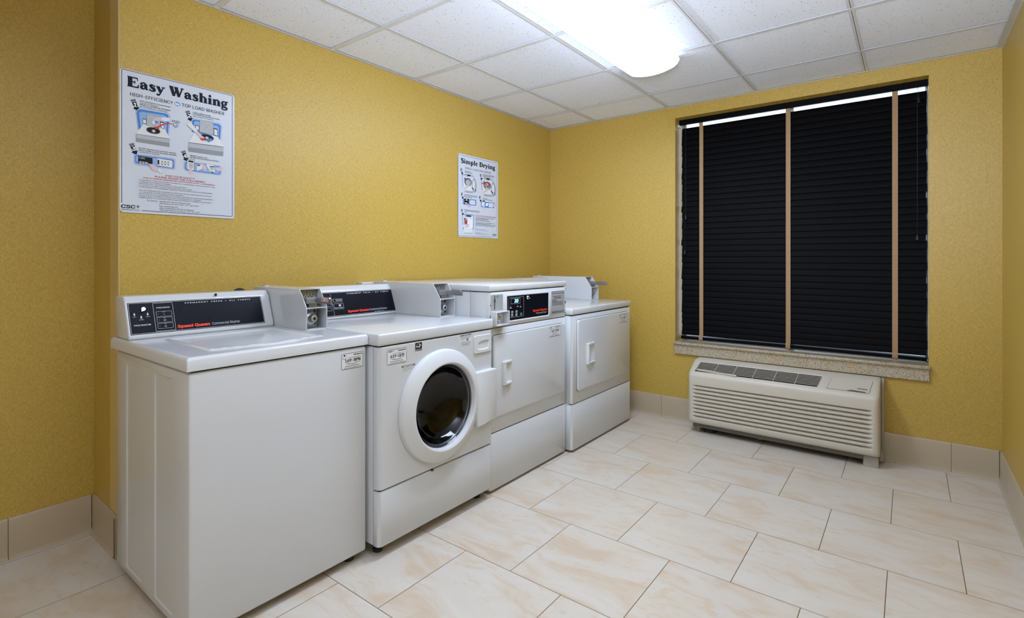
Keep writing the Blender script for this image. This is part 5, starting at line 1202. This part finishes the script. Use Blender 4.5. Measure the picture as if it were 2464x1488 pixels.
for s, x0, y0, x1, y1, bu in (('LAUNDERING ITEMS CONTAINING COOKING OIL, FOAM RUBBER, GASOLINE OR ANY OTHER', 515, 347, 1970, 500, 1), ('FLAMMABLE MATERIALS OR FUMES.', 510, 382, 1125, 446, 0), ('REACHING INTO THE WASHER WHILE IT IS OPERATING.', 515, 416, 1418, 507, 1), ('ALLOWING CHILDREN TO PLAY ON OR AROUND THE WASHER.', 515, 450, 1530, 551, 1), ('OVERLOADING THE WASHER MAY DAMAGE YOUR CLOTHES AS WELL AS THE MACHINE.', 515, 484, 1915, 617, 1),
    ('NO LAVE PRENDAS QUE CONTENGAN ACEITE DE COCINA, GOMA ESPUMA, GASOLINA', 518, 545, 1898, 671, 1), ('O CUALQUIER OTRO MATERIAL O GAS FLAMABLE', 515, 580, 1350, 653, 0), ('NO INTRODUZCA LAS MANOS EN LA LAVADORA MIENTRAS ESTA EN FUNCIONAMIENTO', 515, 613, 1922, 737, 1), ('NO DEJE QUE LOS NIÑOS JUEGUEN EN O ALREDEDOR DE LA LAVADORA.', 515, 648, 1708, 751, 1), ('SOBRECARGAR LA LAVADORA PODRIA DAÑAR SUS PRENDAS Y TAMBIEN LA LAVADORA.', 515, 683, 1885, 797, 1)):
    l.text(INK, s, PB, x0, y0, x1, y1, 19, shear=.12 if y0 > 520 else 0)
    if bu: l.ell(INK, PB, x0 - 20, y0 - 12, 4, 4)
l.done()
l = Layer(pnl, F, 'service_lettering')
for s, x0, y0, x1, y1 in (('For service', 672, 748, 860, 764), ('use the CSC Service Request App', 903, 768, 1490, 810), ('visit www.cscsw.com or call 1-877-264-6622', 903, 803, 1650, 860), ('Para solicitar servicio', 903, 858, 1255, 880), ('utilice la aplicación CSC Service Request', 903, 897, 1560, 935), ('visite www.cscsw.com o llame al 1-877-264-6622', 903, 930, 1670, 978)): l.text(INK, s, PB, x0, y0, x1, y1, 25)
l.done()
def csc(l, cr_, x0, y0, x1, h, bx, by, br, sub=True):
    l.text(INK, 'CSC', cr_, x0, y0, x1, y0 + 8, h, bold=.03, shear=.15)
    l.px(BLUEP, cr_, [(bx - br, by), (bx - br * .1, by - br * .9), (bx + br * .3, by - br * .2), (bx - br * .2, by + br * .2)]); l.px(GREENP, cr_, [(bx + br * .3, by - br * .2), (bx + br * 1.1, by - br * .5), (bx + br * .6, by + br * .5), (bx + br * .1, by + br * .3)]); l.px(NAVY, cr_, [(bx - br * .6, by + br * .2), (bx + br * .2, by + br * .2), (bx + br * .4, by + br * 1.1)])
l = Layer(pnl, F, 'company_logo'); csc(l, PB, 166, 878, 432, 62, 490, 852, 34); l.line(INKGREY, PB, [(170, 897), (520, 912)], .0007); l.text(INKGREY, 'SERVICE', PB, 175, 925, 360, 934, 26); l.text(INKLIGHT, 'WORKS', PB, 364, 934, 520, 944, 26); l.done()

PD = crop(1095, 370, 7.083)
root, pnl, F = sign('wall_sign', 'smaller white Simple Drying instruction sign near the far corner', -1.2045, -.7545, 1.360, 1.9505)
bm = B(); q0 = F.px(*PD(52, 15)); q1 = F.px(*PD(705, 160)); q2 = F.px(*PD(715, 1415)); T0, T1, B0, B1 = q0[0], q1[0], F.px(*PD(72, 1393))[1], (q0[1] + q1[1]) / 2
qe = F.px(*PD(628, 1412)); qr = F.px(*PD(712, 1350))
stroke(F, bm, [(qe[0], B0)] + rr(T0, B0, T1, B1, .006)[12:18][::-1] + rr(T0, B0, T1, B1, .006)[6:12][::-1] + rr(T0, B0, T1, B1, .006)[0:6][::-1] + [(T1, qr[1])], .0022, .0006)
obj('border_line', bm, BLUEP, pnl, smooth=0, recalc=False)
a0, b0 = F.px(*PD(97, 162)); a1, b0b = F.px(*PD(682, 272)); _, bt = F.px(*PD(97, 80))
bm = B(); serif(F, bm, 'Simple Drying', a0, (b0 + b0b) / 2, abs(bt - b0), a1, fat=1.1); obj('title_lettering', bm, INK, pnl, smooth=0, recalc=False, label='heavy dark serif title')
l = Layer(pnl, F, 'subtitle_lettering'); l.text(INK, 'SINGLE-LOAD/STACK DRYERS', PD, 168, 262, 612, 345, 34); l.done()
for tp, n in (((130, 357), '1'), ((457, 452), '2'), ((139, 773), '3'), ((444, 824), '4'), ((140, 1052), '5')): arrow(tp, n, PD, .98, INK)
l = Layer(pnl, F, 'step_lettering'); nstep = 0
for x0, y0, x1, y1 in ((162, 298, 268, 320), (162, 318, 298, 342), (468, 355, 668, 393), (468, 373, 662, 408), (468, 390, 600, 414), (155, 700, 375, 730), (155, 718, 378, 750), (155, 740, 295, 760), (470, 762, 545, 775), (470, 780, 635, 802), (155, 960, 412, 987), (155, 980, 418, 1004), (155, 1000, 200, 1006)): 
    l.dash(INK, PD, x0, y0, x1, y1, 9); nstep += 1
    if nstep in (2, 5, 8, 10, 13): l.done(); l = Layer(pnl, F, 'step_lettering')
def dryer_pic(ox, oy, full=True, clothes=False):
    l = Layer(pnl, F, 'picture'); o = lambda x, y: PD(x + ox, y + oy)
    l.line(BLUEP, o, [(140, 555), (132, 555), (117, 362), (170, 357)], .0035); l.line(BLUEP, o, [(170, 357), (290, 382), (320, 395), (325, 440)], .0035)
    l.px(LABELW, o, [(150, 395), (330, 430), (320, 660), (140, 640)], .002); l.px(INK, o, [(178, 348), (285, 366), (282, 390), (180, 380)], .001); l.px(LABELW, o, [(186, 356), (205, 359), (205, 380), (186, 377)]); l.px(LABELW, o, [(262, 366), (278, 369), (277, 386), (262, 384)])
    l.ell(INK, o, 222, 485, 62, 68); l.ell(GREYP, o, 224, 490, 54, 60); l.ell(GREYL, o, 220, 500, 34, 44); l.px(INK, o, [(155, 412), (175, 405), (172, 440), (160, 445)])
    if clothes: l.px(REDP, o, [(235, 435), (262, 430), (270, 480), (240, 490)], .003); l.px(GREENP, o, [(215, 480), (245, 485), (240, 520), (210, 515)], .003); l.px(BLUEP, o, [(245, 490), (275, 485), (265, 520), (245, 520)], .003); l.line(REDP, o, [(118, 455), (165, 440), (200, 462), (198, 495), (165, 515)], .0065)
    l.px(SKINP, o, [(130, 620), (150, 590), (200, 540), (225, 535), (225, 570), (180, 600)], .004)
    l.px(LABELW, o, [(305, 430), (360, 440), (355, 650), (300, 610)], .001); l.line(INKGREY, o, [(330, 435), (362, 440), (356, 655)], .0005); l.ell(INKGREY, o, 322, 545, 36, 118); l.ell(GREYL, o, 320, 545, 30, 108); l.ell(LABELW, o, 314, 540, 18, 80); l.px(INK, o, [(278, 560), (315, 600), (318, 625), (282, 585)], .001); l.px(INK, o, [(340, 610), (354, 600), (350, 665)]); l.px(BLUEP, o, [(300, 640), (318, 622), (314, 636)])
    l.px(GREYL, o, [(160, 620), (300, 640), (298, 668), (155, 650)], .001); l.line(INK, o, [(155, 648), (298, 670)], .0012)
    l.done()
dryer_pic(0, 0); dryer_pic(327, 62, clothes=True)
l = Layer(pnl, F, 'picture')
for d, m in ((0, BLUEP), (14, LABELW)): l.px(m, PD, [(130 + d, 770 + d), (358 - d, 785 + d), (358 - d, 888 - d), (135 + d, 865 - d)], .01)
l.px(INK, PD, [(152, 765), (235, 772), (232, 868), (155, 860)], .001)
for q in ((168, 838), (190, 841), (168, 852), (190, 855)): l.px(LABELW, PD, [(q[0], q[1] - 8), (q[0] + 16, q[1] - 6), (q[0] + 16, q[1] + 6), (q[0], q[1] + 4)])
l.ell(LABELW, PD, 195, 790, 16, 12); l.px(BLUEP, PD, [(240, 790), (252, 790), (252, 878), (240, 876)]); l.px(WHITEP, PD, [(258, 805), (335, 812), (333, 862), (258, 855)], .001); l.line(INKGREY, PD, [(258, 805), (335, 812), (333, 862), (258, 855)], .0005, True)
for k in range(3): l.px(INK, PD, [(270 + k * 22, 825), (280 + k * 22, 826), (280 + k * 22, 838), (270 + k * 22, 837)])
l.px(SKINP, PD, [(200, 850), (232, 870), (265, 890), (258, 915), (225, 915), (205, 890)], .004); l.done()
l = Layer(pnl, F, 'picture')
for d, m in ((0, BLUEP), (12, WHITEP)): l.px(m, PD, [(438 + d, 818 + d), (668 - d, 835 + d), (665 - d, 930 - d), (442 + d, 912 - d)], .008)
l.px(LABELW, PD, [(468, 790), (508, 795), (505, 905), (468, 900)], .001); l.px(INK, PD, [(468, 795), (508, 800), (506, 822), (468, 818)]); l.px(BLUEP, PD, [(505, 830), (580, 842), (570, 915), (505, 905)]); l.px(WHITEP, PD, [(520, 845), (575, 840), (560, 890), (520, 900)]); l.px(SKINP, PD, [(472, 880), (495, 880), (498, 955), (480, 955)], .002)
l.ell(LABELW, PD, 620, 880, 42, 42); l.line(INK, PD, [(585, 865), (612, 850), (640, 862)], .0014); l.line(INK, PD, [(600, 905), (625, 915), (655, 900)], .0014); l.px(SKINP, PD, [(615, 880), (655, 862), (690, 860), (688, 885), (640, 895)], .003); l.done()
l = Layer(pnl, F, 'picture')
l.line(BLUEP, PD, [(140, 1200), (130, 1200), (118, 1045)], .0035); l.line(BLUEP, PD, [(155, 1035), (300, 1045), (318, 1055), (315, 1250), (300, 1300)], .0045); l.px(BLUEP, PD, [(133, 1258), (147, 1262), (145, 1288), (137, 1285)])
l.px(LABELW, PD, [(150, 1075), (300, 1085), (292, 1355), (150, 1350)], .002); l.px(INK, PD, [(165, 1045), (275, 1055), (272, 1078), (170, 1070)], .001); l.px(LABELW, PD, [(172, 1050), (190, 1052), (190, 1068), (172, 1066)])
l.ell(GREYP, PD, 182, 1155, 30, 58); l.ell(REDP, PD, 184, 1170, 22, 36); l.px(BLUEP, PD, [(160, 1180), (180, 1185), (172, 1212), (160, 1205)]); l.px(INK, PD, [(150, 1100), (172, 1095), (160, 1140)]); l.px(WHITEP, PD, [(208, 1108), (300, 1112), (292, 1270), (208, 1280)], .001); l.line(INKGREY, PD, [(208, 1105), (300, 1112)], .0008)
l.px(SKINP, PD, [(165, 1250), (215, 1200), (240, 1205), (235, 1240), (190, 1262)], .004); l.line(INKGREY, PD, [(150, 1350), (292, 1357)], .0014); l.done()
l = Layer(pnl, F, 'warning_lettering'); l.text(INKRED, 'FOR YOUR SAFETY PLEASE AVOID THE FOLLOWING', PD, 343, 1056, 692, 1090, 11, bold=.02); l.text(INKRED, 'POR SU PROPIA SEGURIDAD, POR FAVOR EVITE LO SIGUIENTE', PD, 343, 1073, 702, 1105, 11, bold=.02); l.done()
l = Layer(pnl, F, 'safety_lettering')
for k, (y, x1) in enumerate(((1096, 662), (1112, 560), (1128, 580), (1146, 605), (1176, 680), (1192, 610), (1208, 700), (1226, 665))): l.dash(INK, PD, 346, y, x1, y + (x1 - 346) * .075, 8)
l.done()
l = Layer(pnl, F, 'service_lettering'); 
for s, x0, y0, x1, y1 in (('For service', 338, 1272, 384, 1276), ('use the CSC Service Request App', 338, 1290, 510, 1304), ('visit www.cscsw.com or call 1-877-264-6622', 338, 1308, 560, 1322), ('Para solicitar servicio', 340, 1342, 442, 1350), ('utilice la aplicación CSC Service Request', 340, 1360, 536, 1374), ('visite www.cscsw.com o llame al 1-877-264-6622', 340, 1378, 565, 1392)): l.text(INK, s, PD, x0, y0, x1, y1, 9)
l.done()
l = Layer(pnl, F, 'company_logo'); csc(l, PD, 637, 1395, 700, 28, 713, 1385, 8); l.text(INKGREY, 'SERVICEWORKS', PD, 640, 1416, 700, 1420, 8); l.done()
